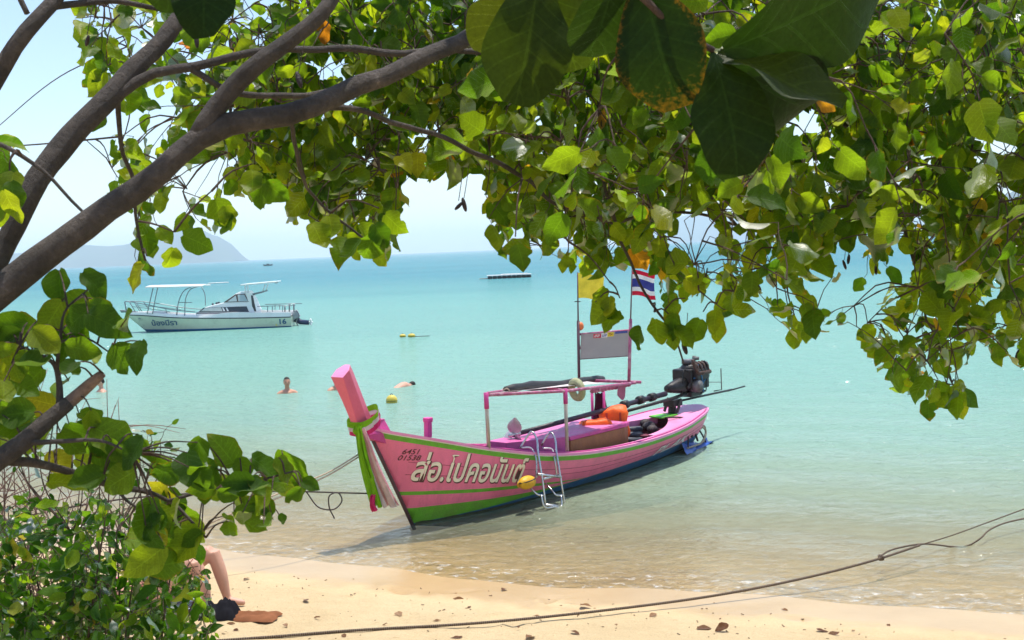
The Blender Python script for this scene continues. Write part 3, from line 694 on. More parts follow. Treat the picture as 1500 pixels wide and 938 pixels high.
# gear in the well and stern ropes
gear = MB()
for k in range(3): torus(gear, (4.55 + .2 * k, .05 + .1 * k, .36 + .03 * k), .24 - .03 * k, .045, (.15, .1 * k, 1), 20, 7)
gear.build('hose_coil', paint('coil_grey', (.07, .075, .085), .5, .4), boat)
prism('thwart', [(4.75, .55), (4.92, .55), (4.92, -.55), (4.75, -.55)], .36, .40, INNER)
prism('thwart', [(5.25, .5), (5.40, .5), (5.40, -.5), (5.25, -.5)], .38, .42, INNER)
gear = MB()
for k in range(5): gear.ball((5.0 + .1 * k, -.15 + .11 * k, .46 + .03 * (k % 2)), (.10, .08, .07), 9, 6)
gear.build('bilge_gear', paint('gear_dark', (.05, .035, .035), .6, .6, 18, dirt=(.25, .2, .15), dirt_amt=.5), boat)
DROPE = paint('dark_rope', (.06, .045, .045), .8, .3, 30); TROPE = paint('old_rope', (.42, .34, .25), .8, .3, 30)
for pts, m_, r_ in (([(975, 612, .2), (1000, 612, .3), (1018, 622, .3), (1028, 636, .25), (1034, 648, .2)], DROPE, .014), ([(1022, 622, .25), (1034, 632, .2), (1030, 645, .25), (1015, 654, .35), (1006, 657, .4)], TROPE, .016),
                   ([(1010, 628, .35), (1014, 640, .35), (1008, 632, .36), (1018, 634, .3), (1022, 646, .3)], DROPE, .018), ([(990, 628, .45), (1007, 628, .45), (1008, 640, .42), (1008, 656, .40)], DROPE, .012), ([(1026, 628, .2), (1031, 624, .2), (1034, 634, .2), (1030, 648, .22)], TROPE, .018)):
    MB().tube([PB.at(*p) for p in pts], r_, 6, seg=18).build('stern_rope', m_, boat)
g = []
for i in np.linspace(0, 1, 12):
    row = []
    for j in np.linspace(0, 1, 9):
        p = PB.at(1000 + 40 * i, 657 - 12 * i + 2 * j, .38 - .25 * i) + Vector((0, 0, 0)); p.z = .22 * (1 - i) ** 2 * (1 - j) + .03 + .07 * mn.noise(Vector((i * 6, j * 4, 0))) - .02 * j; p.y += -.16 * (j - .5) + .05 * mn.noise(Vector((i * 7, j * 3, 4)))
        row.append(p)
    g.append(row)
ts_ = MB().sheet(g).build('stern_tarp', paint('blue_tarp', (.03, .10, .42), .35, .3, 12)); ts_.location = (*PB.B, 0); ts_.rotation_euler = (0, 0, PB.rz)
tag(ts_, 'crumpled blue tarp trailing in water behind the pink boat', 'tarp')

# flags
def flag(name, base, top, length, wind, mats, bands, label):
    g = []
    for i in np.linspace(0, 1, 15):
        row = []
        for j in np.linspace(0, 1, len(bands) + 1 if bands else 8):
            jj = sum(bands[:int(round(j * len(bands)))]) if bands else j
            p = top + (base - top) * jj + wind * length * i + Vector((0, .05 * math.sin(i * 7 + jj * 2) * i, -.10 * i * i + .03 * math.sin(6 * i + 1) * i))
            row.append(p)
        g.append(row)
    m_ = MB(); gg = np.array(g)
    if bands:
        for k in range(len(bands)): m_.sheet(gg[:, k:k + 2], k)
    else: m_.sheet(gg)
    o = m_.build(name, mats, None); o.location = (*PB.B, 0); o.rotation_euler = (0, 0, PB.rz); return tag(o, label, 'flag')
wd_ = Vector((.55, .62, .06)).normalized() * -1
wdir = Vector((PB.D @ np.array([1, .1]), -(PB.N @ np.array([1, .1])), 0)).normalized()
flag('flag', PB.at(847, 437, -.28), PB.at(846, 400, -.28), .42, wdir, cloth('yellow_flag', (.80, .62, .06), .45), None, 'plain yellow flag flying from the boat mast')
fr5 = cloth('flag_red', (.60, .02, .05), .35); fw5 = cloth('flag_white', (.75, .75, .75), .35); fb5 = cloth('flag_blue', (.05, .06, .26), .35)
flag('flag', PB.at(926, 433, .56), PB.at(926, 396, .56), .36, wdir, [fr5, fw5, fb5, fw5, fr5], [1/6, 1/6, 1/3, 1/6, 1/6], 'red white and blue striped flag on boat mast')

# ribbons tied round the prow
RG = [cloth('ribbon_green', (.22, .50, .02), .35), cloth('ribbon_white', (.70, .62, .62), .35), cloth('ribbon_pink', (.62, .04, .16), .3), cloth('ribbon_pale_pink', (.72, .40, .45), .35)]
garl = empty('prow_ribbons', (*PB.B, 0), PB.rz, label='long green and white cloth ribbons tied round the pink prow', cat='ribbon')
def ribbon(top, bot, w0, w1, mat, ph, name='ribbon'):
    g = []
    for k in np.linspace(0, 1, 16):
        c = Vector(top).lerp(Vector(bot), k) + Vector((-.03 * math.sin(k * PI), 0, 0)); wv = w0 + (w1 - w0) * k ** .7; row = []
        for j in np.linspace(-1, 1, 13):
            row.append(c + Vector((.35 * wv * j + .018 * math.sin(j * 8 + ph + k * 2), -wv * j * .8 + .01 * math.cos(j * 6), .012 * math.cos(j * 7 + ph) - .012 * abs(j))))
        g.append(row)
    MB().sheet(g).build(name, mat, garl)
kz = PB.at(528, 622, .12)
ribbon(PB.at(526, 624, .12), PB.at(552, 742, .10), .03, .085, RG[0], 0)
ribbon(PB.at(546, 725, .14), PB.at(549, 748, .12), .035, .04, RG[2], 2)
ribbon(PB.at(530, 626, .13), PB.at(571, 742, .14), .03, .13, RG[1], 1)
ribbon(PB.at(531, 628, .15), PB.at(576, 738, .17), .02, .09, RG[3], 3)
ribbon(PB.at(527, 626, .16), PB.at(544, 700, .16), .02, .04, RG[0], 5)
for i, (dz, m_) in enumerate(((0, RG[1]), (.05, RG[0]), (-.05, RG[2]))):
    pts = [(-.86 - dz * .3, 0.0, 1.30 + dz), (-.84 - dz * .3, -.13, 1.31 + dz), (-.62 - dz * .3, -.15, 1.40 + dz), (-.50 - dz * .35, 0, 1.47 + dz), (-.62 - dz * .3, .15, 1.40 + dz), (-.84 - dz * .3, .13, 1.31 + dz), (-.86 - dz * .3, 0, 1.30 + dz)]
    P_ = smoothpath(pts, 30)
    MB().sheet([[p + np.array([.006 * math.sin(9 * j), 0, .035 * (j - .5) * 2]) for j in np.linspace(0, 1, 4)] for p in P_]).build('ribbon_wrap', m_, garl)
mb = MB(); mb.ball((-.87, -.06, 1.29), (.05, .06, .05), 9, 6); mb.build('ribbon_knot', RG[0], garl)

# ladder hooked over the gunwale
lad = empty('boarding_ladder', (*PB.B, 0), PB.rz, label='stainless steel boarding ladder hooked over the pink boat side', cat='ladder')
def Lp(px, py, v): return PB.at(px, py, v)
def rail_(pts, r_=.0135, name='ladder_rail'): MB().tube([Lp(*p) for p in pts], r_, 7, seg=24).build(name, STEEL, lad)
rail_([(762, 657, .45), (771, 642, .50), (779, 632, .56), (785, 640, .62), (788, 662, .70), (794, 700, .80), (799, 738, .86)])
rail_([(793, 653, .45), (800, 641, .50), (807, 633, .56), (812, 640, .62), (815, 662, .70), (821, 700, .80), (828, 744, .86)])
rail_([(764, 656, .55), (778, 657, .60), (784, 668, .68), (786, 700, .74)], .012)
rail_([(795, 657, .55), (808, 658, .62), (812, 672, .70), (816, 700, .74)], .012)
rail_([(768, 703, .62), (780, 718, .76), (788, 725, .83), (796, 726, .86)], .012); rail_([(799, 708, .64), (808, 718, .76), (814, 725, .83), (824, 726, .86)], .012)
rail_([(793, 726, .86), (797, 742, .90), (812, 743, .90), (822, 742, .90), (822, 726, .86)], .012)
for a, b in (((788, 695, .78), (822, 699, .80)), ((796, 702, .80), (818, 696, .76)), ((799, 740, .87), (827, 742, .87))):
    MB().tube([Lp(*a), Lp(*b)], .017, 7, seg=1).build('ladder_rung', STEEL, lad)
# yellow float hanging at the side
fb_ = MB(); c_ = PB.at(772, 707, .76)
fb_.ball((0, 0, 0), (.15, .085, .085), 16, 10); fl_ = fb_.build('float_buoy', paint('float_yellow', (.72, .40, .015), .5, .12, 9, dirt=(.45, .22, .02), dirt_amt=.5)); fl_.location = PB.world(c_); fl_.rotation_euler = (0, 0, PB.rz)
tag(fl_, 'yellow oval float hung against the side of pink boat', 'buoy')
torus(MB(), (-.15, 0, 0), .03, .012, (0, 1, 0), 12, 6).build('float_eye', paint('float_yellow2', (.55, .28, .015), .5), fl_)
MB().tube([(-.16, 0, .01), (-.02, -.10, .04), (.16, -.02, .06), (.24, .05, .10)], .008, 5, seg=8).build('float_cord', DROPE, fl_)

# ------------------------------------------------------------------ white motor boat moored further out
P1 = onz(215, 486.3, 0)[:2]; P2 = onz(432, 477, 0)[:2]
WB = Hull(P1, P2)
mboat = empty('motor_boat', (*WB.B, 0), WB.rz, label='white cabin motor boat with open awning frame moored offshore', cat='boat')
def Z(zx, zy, v=1.15): return WB.at(150 + zx / 4.545, 390 + zy / 4.545, v)
WL = WB.L
CREAMH = paint('cream_gelcoat', (.62, .66, .52), .3, .05, 2, dirt=(.50, .53, .42), dirt_amt=.4, bump=0)
GEL = paint('white_gelcoat', (.82, .82, .80), .3, .04, 2, bump=0); NAVYL = paint('navy_line', (.03, .04, .06), .4); BBLUE = paint('bottom_blue', (.01, .13, .30), .4, .2)
GLASSD = paint('dark_window', (.03, .04, .05), .12, .2, 3, bump=0, spec=.6); FRAME = paint('frame_grey', (.22, .24, .26), .35, .1, 10, metal=.5, bump=0)
bow = Z(155, 322, 0.05)
ub0 = bow.x
gb = crom([ub0, ub0 + .5, 0, 1, 2.5, 5, WL], [.05, .34, .62, .98, 1.15, 1.2, 1.12]); gz = crom([ub0, 0.2, 1.7, 3.2, 4.7, 6.1, WL + .05], [bow.z, .84, .70, .62, .56, .52, .50])
wbw = crom([0, .5, 1.2, 2.5, WL + .1], [0, .30, .6, .95, 1.0])
zl2 = lambda u: max(0, bow.z * u / ub0 * .97) if u < 0 else 0
def v2(u, z):
    k = min(1, max(0, (z - zl2(u)) / max(1e-3, gz(u) - zl2(u)))); w0 = wbw(u) if u > 0 else 0
    return w0 + (gb(u) - w0) * k
mb = MB(); us2 = list(np.linspace(ub0, 0, 10)) + list(np.linspace(.3, WL, 24))
for sg in (1, -1):
    rows = []
    for u in us2:
        z0 = zl2(u); zt = gz(u); zz = [z0, max(z0, min(.13 - .012 * u, zt)), max(z0, zt * .5), max(z0, zt - .05), zt]
        rows.append([(u, -sg * v2(u, z), z) for z in zz])
    rows = np.array(rows)
    for j, mi in enumerate((0, 1, 1, 2)): mb.sheet(rows[:, j:j + 2], mi)
    mb.sheet([[(u, -sg * (wbw(u) if u > 0 else 0), zl2(u)), (u, 0, zl2(u) - .3 * min(1, max(0, u)))] for u in us2], 0)
tr_ = [(WL, -v2(WL, z), z) for z in (0, .25, .5)] + [(WL, v2(WL, z), z) for z in (.5, .25, 0)]
mb.add(tr_, [tuple(range(6))], 1)
mb.build('hull', [BBLUE, CREAMH, NAVYL], mboat, clean=True)
# bulwark / deck moulding above the line
mb = MB()
bul = crom([ub0, .2, 1.5, 3.2, 4, 6, WL], [.10, .14, .10, .10, .22, .22, .20])
for sg in (1, -1): mb.sheet([[(u, -sg * gb(u), gz(u) + .003), (u, -sg * (gb(u) - .03), gz(u) + bul(u)), (u, -sg * max(0, gb(u) - .16), gz(u) + bul(u)), (u, -sg * max(0, gb(u) - .18), gz(u) + .02)] for u in us2], 0, False)
mb.sheet([[(u, -s_ * max(0, gb(u) - .1), gz(u) + .05) for s_ in np.linspace(1, -1, 5)] for u in us2])
mb.build('deck', GEL, mboat)
# cabin trunk: side profile extruded with tumblehome
def house(name, prof, hw_b, hw_t, mat, bev=.02, z0=None):
    zs = [p.z for p in prof]; lo = min(zs); hi = max(zs); m_ = MB(); n = len(prof)
    f = lambda z: hw_b + (hw_t - hw_b) * (z - lo) / (hi - lo)
    m_.add([(p.x, -f(p.z), p.z) for p in prof] + [(p.x, f(p.z), p.z) for p in prof], [tuple(range(n)), tuple(range(n, 2*n))[::-1]] + [(i, (i+1) % n, n + (i+1) % n, n + i) for i in range(n)])
    return m_.build(name, mat, mboat, clean=True, bevel=bev), f
trunk_, ft = house('cabin_trunk', [Z(620, 345, 1.0), Z(620, 312, 1.0), Z(680, 276, .98), Z(740, 258, .97), Z(800, 244, .96), Z(985, 238, .95), Z(1010, 300, .98), Z(1010, 340, 1.0)], 1.02, .90, GEL, .04)
wh, fw = house('wheelhouse', [Z(800, 246, .92), Z(882, 186, .85), Z(910, 172, .85), Z(955, 170, .85), Z(990, 240, .92)], .91, .74, GEL, .03)
SKYG = paint('clear_window', (.42, .52, .52), .1, .1, 3, bump=0, spec=.6)
def pane2(name, pts, f, mat, parent, lift=.014):
    out_ = []
    for a, b in pts:
        v = .9
        for _ in range(20): p = Z(a, b, v); v += .5 * (f(p.z) + lift - v)
        out_.append(p)
    n = len(out_); MB().add(out_, [tuple(range(n))]).build(name, mat, parent); return MB().add([(p.x, -p.y, p.z) for p in out_], [tuple(range(n))[::-1]]).build(name, mat, parent)
pane2('window_frame', [(806, 242), (884, 188), (948, 184), (978, 237)], fw, paint('window_frame_brown', (.08, .06, .05), .4), wh)
pane2('window', [(832, 237), (888, 196), (896, 235)], fw, SKYG, wh, .022); pane2('window', [(905, 235), (900, 192), (944, 190), (968, 234)], fw, SKYG, wh, .022)
pane2('window_frame', [(640, 305), (672, 278), (960, 268), (976, 305)], ft, GLASSD, trunk_)
pane2('window', [(655, 300), (682, 280), (790, 275), (800, 300)], ft, paint('pale_window', (.62, .64, .60), .2, .1), trunk_, .022)
pane2('window', [(806, 300), (796, 276), (806, 276), (818, 300)], ft, GEL, trunk_, .022); pane2('window', [(830, 300), (820, 276), (830, 276), (842, 300)], ft, GEL, trunk_, .022)
pane2('trim_stripe', [(625, 318), (625, 308), (975, 308), (980, 318)], ft, paint('trunk_stripe', (.20, .18, .20), .4), trunk_, .010)
for zx in (735, 760, 775): MB().ball(Z(zx, 254 - (zx - 735) * .25, .6), .06, 8, 6).build('deck_fitting', NAVYL, mboat)
# arch and hardtop
for v in (.85, -.85):
    mb = MB(); p = [Z(955, 175, v), Z(1000, 184, v), Z(1012, 235, v), Z(1028, 305, v), Z(985, 305, v), Z(972, 235, v)]
    mb.add([(q.x, q.y - .06, q.z) for q in p] + [(q.x, q.y + .06, q.z) for q in p], [(0, 1, 2, 3, 4, 5), (11, 10, 9, 8, 7, 6)] + [(i, (i+1) % 6, 6 + (i+1) % 6, 6 + i) for i in range(6)])
    mb.build('arch_leg', GEL, mboat, clean=True)
    q = [Z(990, 195, v), Z(1004, 195, v), Z(1026, 300, v), Z(1003, 300, v)]
    MB().add([(k.x, k.y - math.copysign(.066, v), k.z) for k in q], [(0, 1, 2, 3)]).build('arch_panel', paint('arch_dark', (.05, .05, .06), .4), mboat)
    MB().tube([Z(985, 192, v), Z(1060, 174, v), Z(1100, 162, v)], [.05, .04, .03], 8).build('arch_arm', FRAME, mboat)
    for a, b in (((952, 178), (950, 130)), ((970, 178), (968, 130)), ((1068, 166), (1085, 122)), ((1088, 164), (1104, 120))):
        MB().tube([Z(*a, v), Z(*b, v)], .028, 6, seg=1).build('hardtop_post', GEL, mboat)
mb = MB(); a = Z(945, 128, 0); b = Z(1166, 108, 0)
mb.add([(p.x, s_ * .95, p.z + dz) for dz in (0, .07) for p, s_ in ((a, -1), (b, -1), (b, 1), (a, 1))], [(0, 1, 2, 3), (7, 6, 5, 4), (0, 4, 5, 1), (1, 5, 6, 2), (2, 6, 7, 3), (3, 7, 4, 0)]); mb.build('hardtop', GEL, mboat, bevel=.02)
MB().tube([Z(1150, 112, .6), Z(1166, 112, -.6)], .03, 6, seg=1).build('hardtop_light', FRAME, mboat)
# open awning on bent tubes
a = Z(322, 142, 0); b = Z(692, 134, 0)
rf = [[(a.x + (b.x - a.x) * k, v, a.z + (b.z - a.z) * k + .06 * (1 - (v / .95) ** 2)) for v in np.linspace(-.95, .95, 7)] for k in np.linspace(0, 1, 8)]
o_ = MB().sheet(rf).build('awning', GEL, mboat); so = o_.modifiers.new('s', 'SOLIDIFY'); so.thickness = .05
bows = [[(338, 145), (318, 230), (298, 318)], [(368, 145), (350, 230), (334, 318)], [(590, 140), (548, 160), (515, 215), (494, 328)], [(630, 138), (585, 155), (560, 200), (548, 330)]]
for pts in bows:
    for v in (.85, -.85): MB().tube([Z(x, y, v) for x, y in pts], .024, 6, seg=10).build('awning_leg', FRAME, mboat)
for v in (-.85, .85): MB().tube([Z(660, 138, v), Z(680, 180, v), Z(686, 262, v)], .02, 6, seg=6).build('awning_leg', FRAME, mboat)
for y in (242,):
    for v in (.85, -.85): MB().tube([Z(510, y, v), Z(598, y, v)], .018, 6, seg=1).build('awning_brace', FRAME, mboat)
# pulpit and side rails
for sg in (1, -1):
    MB().tube([(Z(148, 236, .05).x, 0, Z(148, 236, .05).z)] + [(Z(x, y, v).x, -sg * v, Z(x, y, v).z) for x, y, v in ((200, 240, .45), (300, 258, .8), (450, 288, 1.0), (620, 306, 1.05))], .022, 6, seg=16).build('bow_rail', FRAME, mboat)
    MB().tube([(Z(x, y, v).x, -sg * v, Z(x, y, v).z) for x, y, v in ((200, 270, .45), (300, 282, .8), (450, 305, 1.0))], .014, 6, seg=10).build('bow_rail', FRAME, mboat)
    for x, y0, x1, y1, v in ((180, 238, 220, 305, .35), (225, 243, 262, 300, .6), (420, 282, 430, 315, .98)):
        MB().tube([(Z(x, y0, v).x, -sg * v, Z(x, y0, v).z), (Z(x1, y1, v).x, -sg * v, Z(x1, y1, v).z)], .02, 6, seg=1).build('rail_post', FRAME, mboat)
    MB().tube([(Z(x, y, 1.0).x, -sg * 1.0, Z(x, y, 1.0).z) for x, y in ((1030, 268), (1200, 264), (1285, 262))], .02, 6).build('stern_rail', FRAME, mboat)
    for x in (1100, 1132, 1200): MB().tube([(Z(x, 266, 1.0).x, -sg, Z(x, 266, 1.0).z), (Z(x, 305, 1.0).x, -sg, Z(x, 305, 1.0).z)], .02, 6, seg=1).build('rail_post', FRAME, mboat)
MB().tube([Z(148, 236, 0), Z(160, 300, 0)], .03, 6, seg=1).build('rail_post', FRAME, mboat)
mb = MB(); mb.bar(Z(125, 296, 0), Z(230, 306, 0), .25, .06); mb.tube([Z(122, 292, 0), Z(128, 305, 0), Z(165, 302, 0)], .05, 6); mb.build('anchor_roller', FRAME, mboat)
for x, y in ((1215, 266), (1245, 254), (1275, 250)): MB().tube([Z(x, y, .7), Z(x, 305, .7)], .04, 6, seg=1).build('rod_holder', FRAME, mboat)
# outboard leg tilted up
ob = empty('outboard_engine'); ob.parent = mboat
mb = MB(); mb.bar(Z(1275, 300, .2), Z(1300, 345, .2), .45, .3); mb.build('engine_cowl', paint('cowl_grey', (.35, .37, .40), .35), ob, bevel=.05)
MB().tube([Z(1285, 350, .2), Z(1320, 372, .2), Z(1375, 376, .2)], [.16, .13, .11], 8).build('engine_leg', paint('leg_navy', (.02, .035, .09), .4), ob)
mb = MB(); c_ = Z(1385, 374, .2)
for k in range(3):
    q = k * 2.1; mb.ball(c_ + Vector((.03, .12 * math.cos(q), .12 * math.sin(q))), (.05, .09, .09), 8, 6)
mb.ball(c_, (.14, .07, .07), 8, 6); mb.build('propeller', GEL, ob)
MB().tube([Z(1290, 290, .4), Z(1310, 330, .4), Z(1290, 372, .4), Z(1305, 398, .4)], .03, 6, seg=8).build('swim_ladder', FRAME, mboat)
def side_text(name, body, z0, z1, mat, bold=.02):
    vs, fs = text_mesh(body, 1, 0, bold); xs = [p[0] for p in vs]; ys = [p[1] for p in vs]
    A = Z(*z0); B_ = Z(*z1); o = []
    for x, y in vs:
        kx = (x - min(xs)) / (max(xs) - min(xs)); ky = (y - min(ys)) / (max(ys) - min(ys))
        u = A.x + (B_.x - A.x) * kx; z = A.z + (B_.z - A.z) * ky; o.append((u, -(v2(u, z) + .02), z))
    MB().add(o, fs).build(name, mat, mboat)
LB = paint('letter_blue', (.02, .10, .22), .4)
side_text('boat_name', 'น้องมีรา', (312, 402, 1.0), (494, 352, 1.0), LB); side_text('boat_number', '16', (1178, 388, 1.15), (1222, 350, 1.15), LB, .03)
side_text('bow_mark', 'ก', (222, 358, .8), (238, 348, .8), LB); pane2('hull_sticker', [(1150, 392), (1158, 384), (1166, 392), (1158, 400)], lambda z: 1.13, paint('sticker_yellow', (.7, .6, .2)), mboat)

# ------------------------------------------------------------------ people
def remesh(o, vox, it=6):
    r_ = o.modifiers.new('r', 'REMESH'); r_.mode = 'VOXEL'; r_.voxel_size = vox; r_.use_smooth_shade = True
    s_ = o.modifiers.new('s', 'SMOOTH'); s_.factor = .5; s_.iterations = it
SKIN = paint('skin_tan', (.58, .29, .19), .5, .08, 6, bump=0); SKIN2 = paint('skin_fair', (.62, .34, .24), .5, .08, 6, bump=0); HAIR = paint('hair_dark', (.02, .014, .01), .6, .3, 30)
def swimmer(px, py, rz, skin, label, arms=1, scale=1.0):
    P = onz(px, py, 0); m_ = MB()
    m_.tube([(0, .03, -.55), (0, .02, -.2), (0, 0, .0), (0, -.01, .10), (0, 0, .15)], [.14, .16, .17, .13, .065], 12)
    m_.tube([(-.20, .01, .05), (0, 0, .09), (.20, .01, .05)], [.075, .09, .075], 10, seg=8)
    m_.tube([(0, 0, .10), (0, -.01, .22), (0, -.015, .28)], [.065, .058, .058], 10)
    m_.ball((0, -.02, .345), (.078, .098, .118), 16, 12); m_.ball((0, -.055, .29), (.052, .055, .055), 12, 8)
    m_.ball((0, -.12, .33), (.016, .02, .03), 8, 6); m_.ball((-.078, -.01, .335), (.014, .022, .032), 8, 6); m_.ball((.078, -.01, .335), (.014, .022, .032), 8, 6)
    for s_ in (-1, 1):
        m_.ball((s_ * .2, 0, .03), (.075, .08, .08), 10, 8)
        m_.tube([(s_ * .2, 0, .02), (s_ * .34, -.10, -.08), (s_ * .42, -.32, -.10)] if arms else [(s_ * .2, 0, .02), (s_ * .27, .02, -.22), (s_ * .25, -.1, -.42)], [.06, .045, .032], 9)
        m_.ball((s_ * .43, -.37, -.10) if arms else (s_ * .25, -.14, -.44), (.04, .06, .022), 8, 6)
    o = m_.build('person', skin); o.location = (P[0], P[1], -.07); o.rotation_euler = (0, 0, rz); o.scale = (scale,) * 3; remesh(o, .014, 4)
    h = MB(); g = []
    for i in range(9):
        th = PI * .60 * i / 8; row = []
        for k in range(17):
            q = 2 * PI * k / 16; lim = 1.0 if math.sin(q) > -.3 else .52
            t_ = th * lim; row.append((.084 * math.sin(t_) * math.cos(q), -.01 + .104 * math.sin(t_) * math.sin(q), .352 + .121 * math.cos(t_)))
        g.append(row)
    h.sheet(g).build('hair', HAIR, o)
    for s_ in (-1, 1): MB().ball((s_ * .032, -.108, .348), (.012, .008, .007), 8, 6).build('eye', HAIR, o)
    MB().ball((0, -.113, .288), (.022, .008, .006), 8, 6).build('mouth', paint('lip', (.35, .10, .09)), o)
    return tag(o, label, 'person')
swimmer(421, 576, rad(15), SKIN, 'bare-chested dark-haired person standing shoulder deep in water by the swimmers')
swimmer(493, 571, rad(40), SKIN, 'swimmer partly hidden behind the pink prow tip')
swimmer(149, 574, rad(-60), SKIN2, 'swimmer in the water behind the broken branch stub', scale=.95)
def floater():
    P = onz(592, 566, 0); m_ = MB()
    m_.tube([(-.75, 0, -.2), (-.45, 0, -.10), (-.2, 0, -.01), (.05, 0, .03), (.22, 0, .0)], [.10, .14, .16, .165, .09], 12, seg=12)
    m_.ball((.34, 0, .05), (.12, .085, .10), 14, 10); m_.tube([(.1, -.16, 0), (.35, -.3, -.06), (.6, -.22, -.08)], [.07, .045, .03], 8); m_.tube([(.1, .16, 0), (.35, .3, -.06), (.6, .22, -.08)], [.07, .045, .03], 8)
    for s_ in (-.09, .09): m_.tube([(-.7, s_, -.2), (-1.1, s_, -.25), (-1.5, s_ * 1.2, -.3)], [.09, .06, .04], 8)
    o = m_.build('person', SKIN2); o.location = (P[0], P[1], -.045); o.rotation_euler = (0, 0, rad(50)); o.scale = (.8,) * 3; remesh(o, .018)
    h = MB(); h.ball((.36, 0, .075), (.118, .09, .10), 14, 10); h.build('hair', HAIR, o)
    tag(o, 'swimmer floating face down with dark hair beside the round buoy', 'person')
floater()
# sunbather lying on the sand, knees up
gz_ = lambda p: p
K = onsand(330, 893); sun_o = np.array([K[0], K[1], sand_z(K[0], K[1])])
def sunb():
    # local: x from the feet towards the head (picture left), z up
    m_ = MB(); t = m_.tube
    t([(.62, 0, .13), (.80, 0, .12), (1.0, 0, .13), (1.18, 0, .13), (1.28, 0, .11)], [.14, .135, .13, .15, .08], 12, seg=12)
    t([(1.13, -.19, .12), (1.15, 0, .14), (1.13, .19, .12)], [.07, .09, .07], 10)
    t([(1.25, 0, .13), (1.40, 0, .14)], [.055, .055], 9, seg=2); m_.ball((1.50, 0, .15), (.118, .08, .10), 14, 10); m_.ball((1.48, 0, .25), (.03, .014, .018), 8, 6)
    for y, kx, kz, fx in ((-.10, .13, .50, .02), (.10, .22, .46, .12)):
        t([(.60, y, .12), (.38, y, .33), (kx, y, kz)], [.105, .085, .065], 11, seg=8)
        t([(kx, y, kz), (kx - .06, y, kz * .6), (fx, y, .08)], [.062, .062, .038], 10, seg=8)
        t([(fx + .03, y, .05), (fx - .06, y, .035), (fx - .17, y, .02)], [.035, .038, .025], 9)
    for y in (-.2, .2):
        t([(1.13, y, .11), (.95, y * 1.35, .09), (.80, y * .8, .22), (.74, y * .35, .27)], [.058, .045, .036, .03], 9, seg=8); m_.ball((.70, y * .2, .275), (.055, .04, .022), 8, 6)
    o = m_.build('person', SKIN2); o.location = sun_o + np.array([0, 0, .01]); o.rotation_euler = (0, 0, rad(172)); remesh(o, .012, 5)
    b1 = MB(); b1.tube([(.56, 0, .13), (.70, 0, .14)], [.15, .15], 14, seg=3); b1.build('swimsuit', paint('suit_magenta', (.65, .03, .30), .6, .4, 20), o)
    b2 = MB(); b2.tube([(1.02, 0, .135), (1.12, 0, .14)], [.142, .155], 14, seg=3); b2.build('swimsuit', paint('suit_magenta', (.65, .03, .30)), o)
    h = MB(); h.ball((1.535, 0, .14), (.105, .095, .10), 14, 10); h.build('hair', paint('hair_brown', (.06, .03, .015), .6, .3, 30), o)
    tag(o, 'sunbather in pink swimwear lying on sand with knees bent', 'person')
sunb()
def rumple(name, c, sx_, sy_, h_, mat, label, cat, seed, rz=0):
    g = []
    for i in np.linspace(-1, 1, 17):
        row = []
        for j in np.linspace(-1, 1, 13):
            e = max(0, 1 - max(abs(i), abs(j)) ** 6); nz = mn.noise(Vector((i * 2.2 + seed, j * 2.2, 0))) + .5 * mn.noise(Vector((i * 5 + seed, j * 5, 2)))
            row.append((i * sx_ * (1 + .12 * mn.noise(Vector((j * 2, seed, 1)))), j * sy_ * (1 + .15 * mn.noise(Vector((i * 2, seed, 4)))), .008 + e * h_ * (.6 + .38 * nz)))
        g.append(row)
    o = MB().sheet(g).build(name, mat); o.location = c; o.rotation_euler = (0, 0, rz); return tag(o, label, cat)
bgp = onsand(322, 905); rumple('beach_bag', bgp + np.array([0, 0, .0]), .16, .13, .20, cloth('black_bag', (.018, .018, .022), .05), 'crumpled black bag on the sand at the sunbather feet', 'bag', 2)
bgp = onsand(372, 906); rumple('towel', bgp, .22, .12, .06, cloth('brown_cloth', (.24, .10, .05), .05), 'rumpled brown cloth lying on sand beside the black bag', 'towel', 6, rad(-10))
tw = onsand(205, 893); rumple('beach_mat', tw, .55, .34, .02, cloth('beach_mat', (.32, .36, .42), .05), 'pale beach mat under the lying sunbather', 'mat', 9, rad(-8))

# ------------------------------------------------------------------ things afloat
def buoy(px, py, r_, label, grp=None, sq=1.0):
    P = onz(px, py, 0); m_ = MB(); m_.ball((0, 0, 0), (r_, r_, r_ * sq), 14, 10); o = m_.build('buoy', paint('buoy_yellow', (.66, .52, .09), .5, .15, 6, dirt=(.35, .25, .03), dirt_amt=.6)); o.location = (P[0], P[1], r_ * .35)
    m2 = MB(); m2.ball((0, 0, -.02 * r_), (r_ * 1.012, r_ * 1.012, r_ * .42 * sq), 14, 8); m2.build('weed_ring', paint('weed_dark', (.035, .035, .015), .8, .4, 12), o)
    torus(MB(), (0, 0, r_ * sq), r_ * .18, r_ * .06, (0, 1, 0), 10, 6).build('buoy_eye', IRON, o)
    return tag(o, label, 'buoy', grp)
buoy(574, 590, .13, 'round yellow buoy with dark weedy waterline near the swimmers')
buoy(590, 494, .13, 'small pale yellow float on a line in open water', 'pair of pale floats', .6); buoy(603, 494, .15, 'small pale yellow float on a line in open water', 'pair of pale floats', .6)
P = onz(629, 492.5, 0); Q = onz(606, 494, 0)
tag(MB().tube([(Q[0], Q[1], .02), (P[0], P[1], .01)], .012, 6, seg=4).build('float_line', DROPE), 'rope line trailing from the pale floats in open water', 'rope')
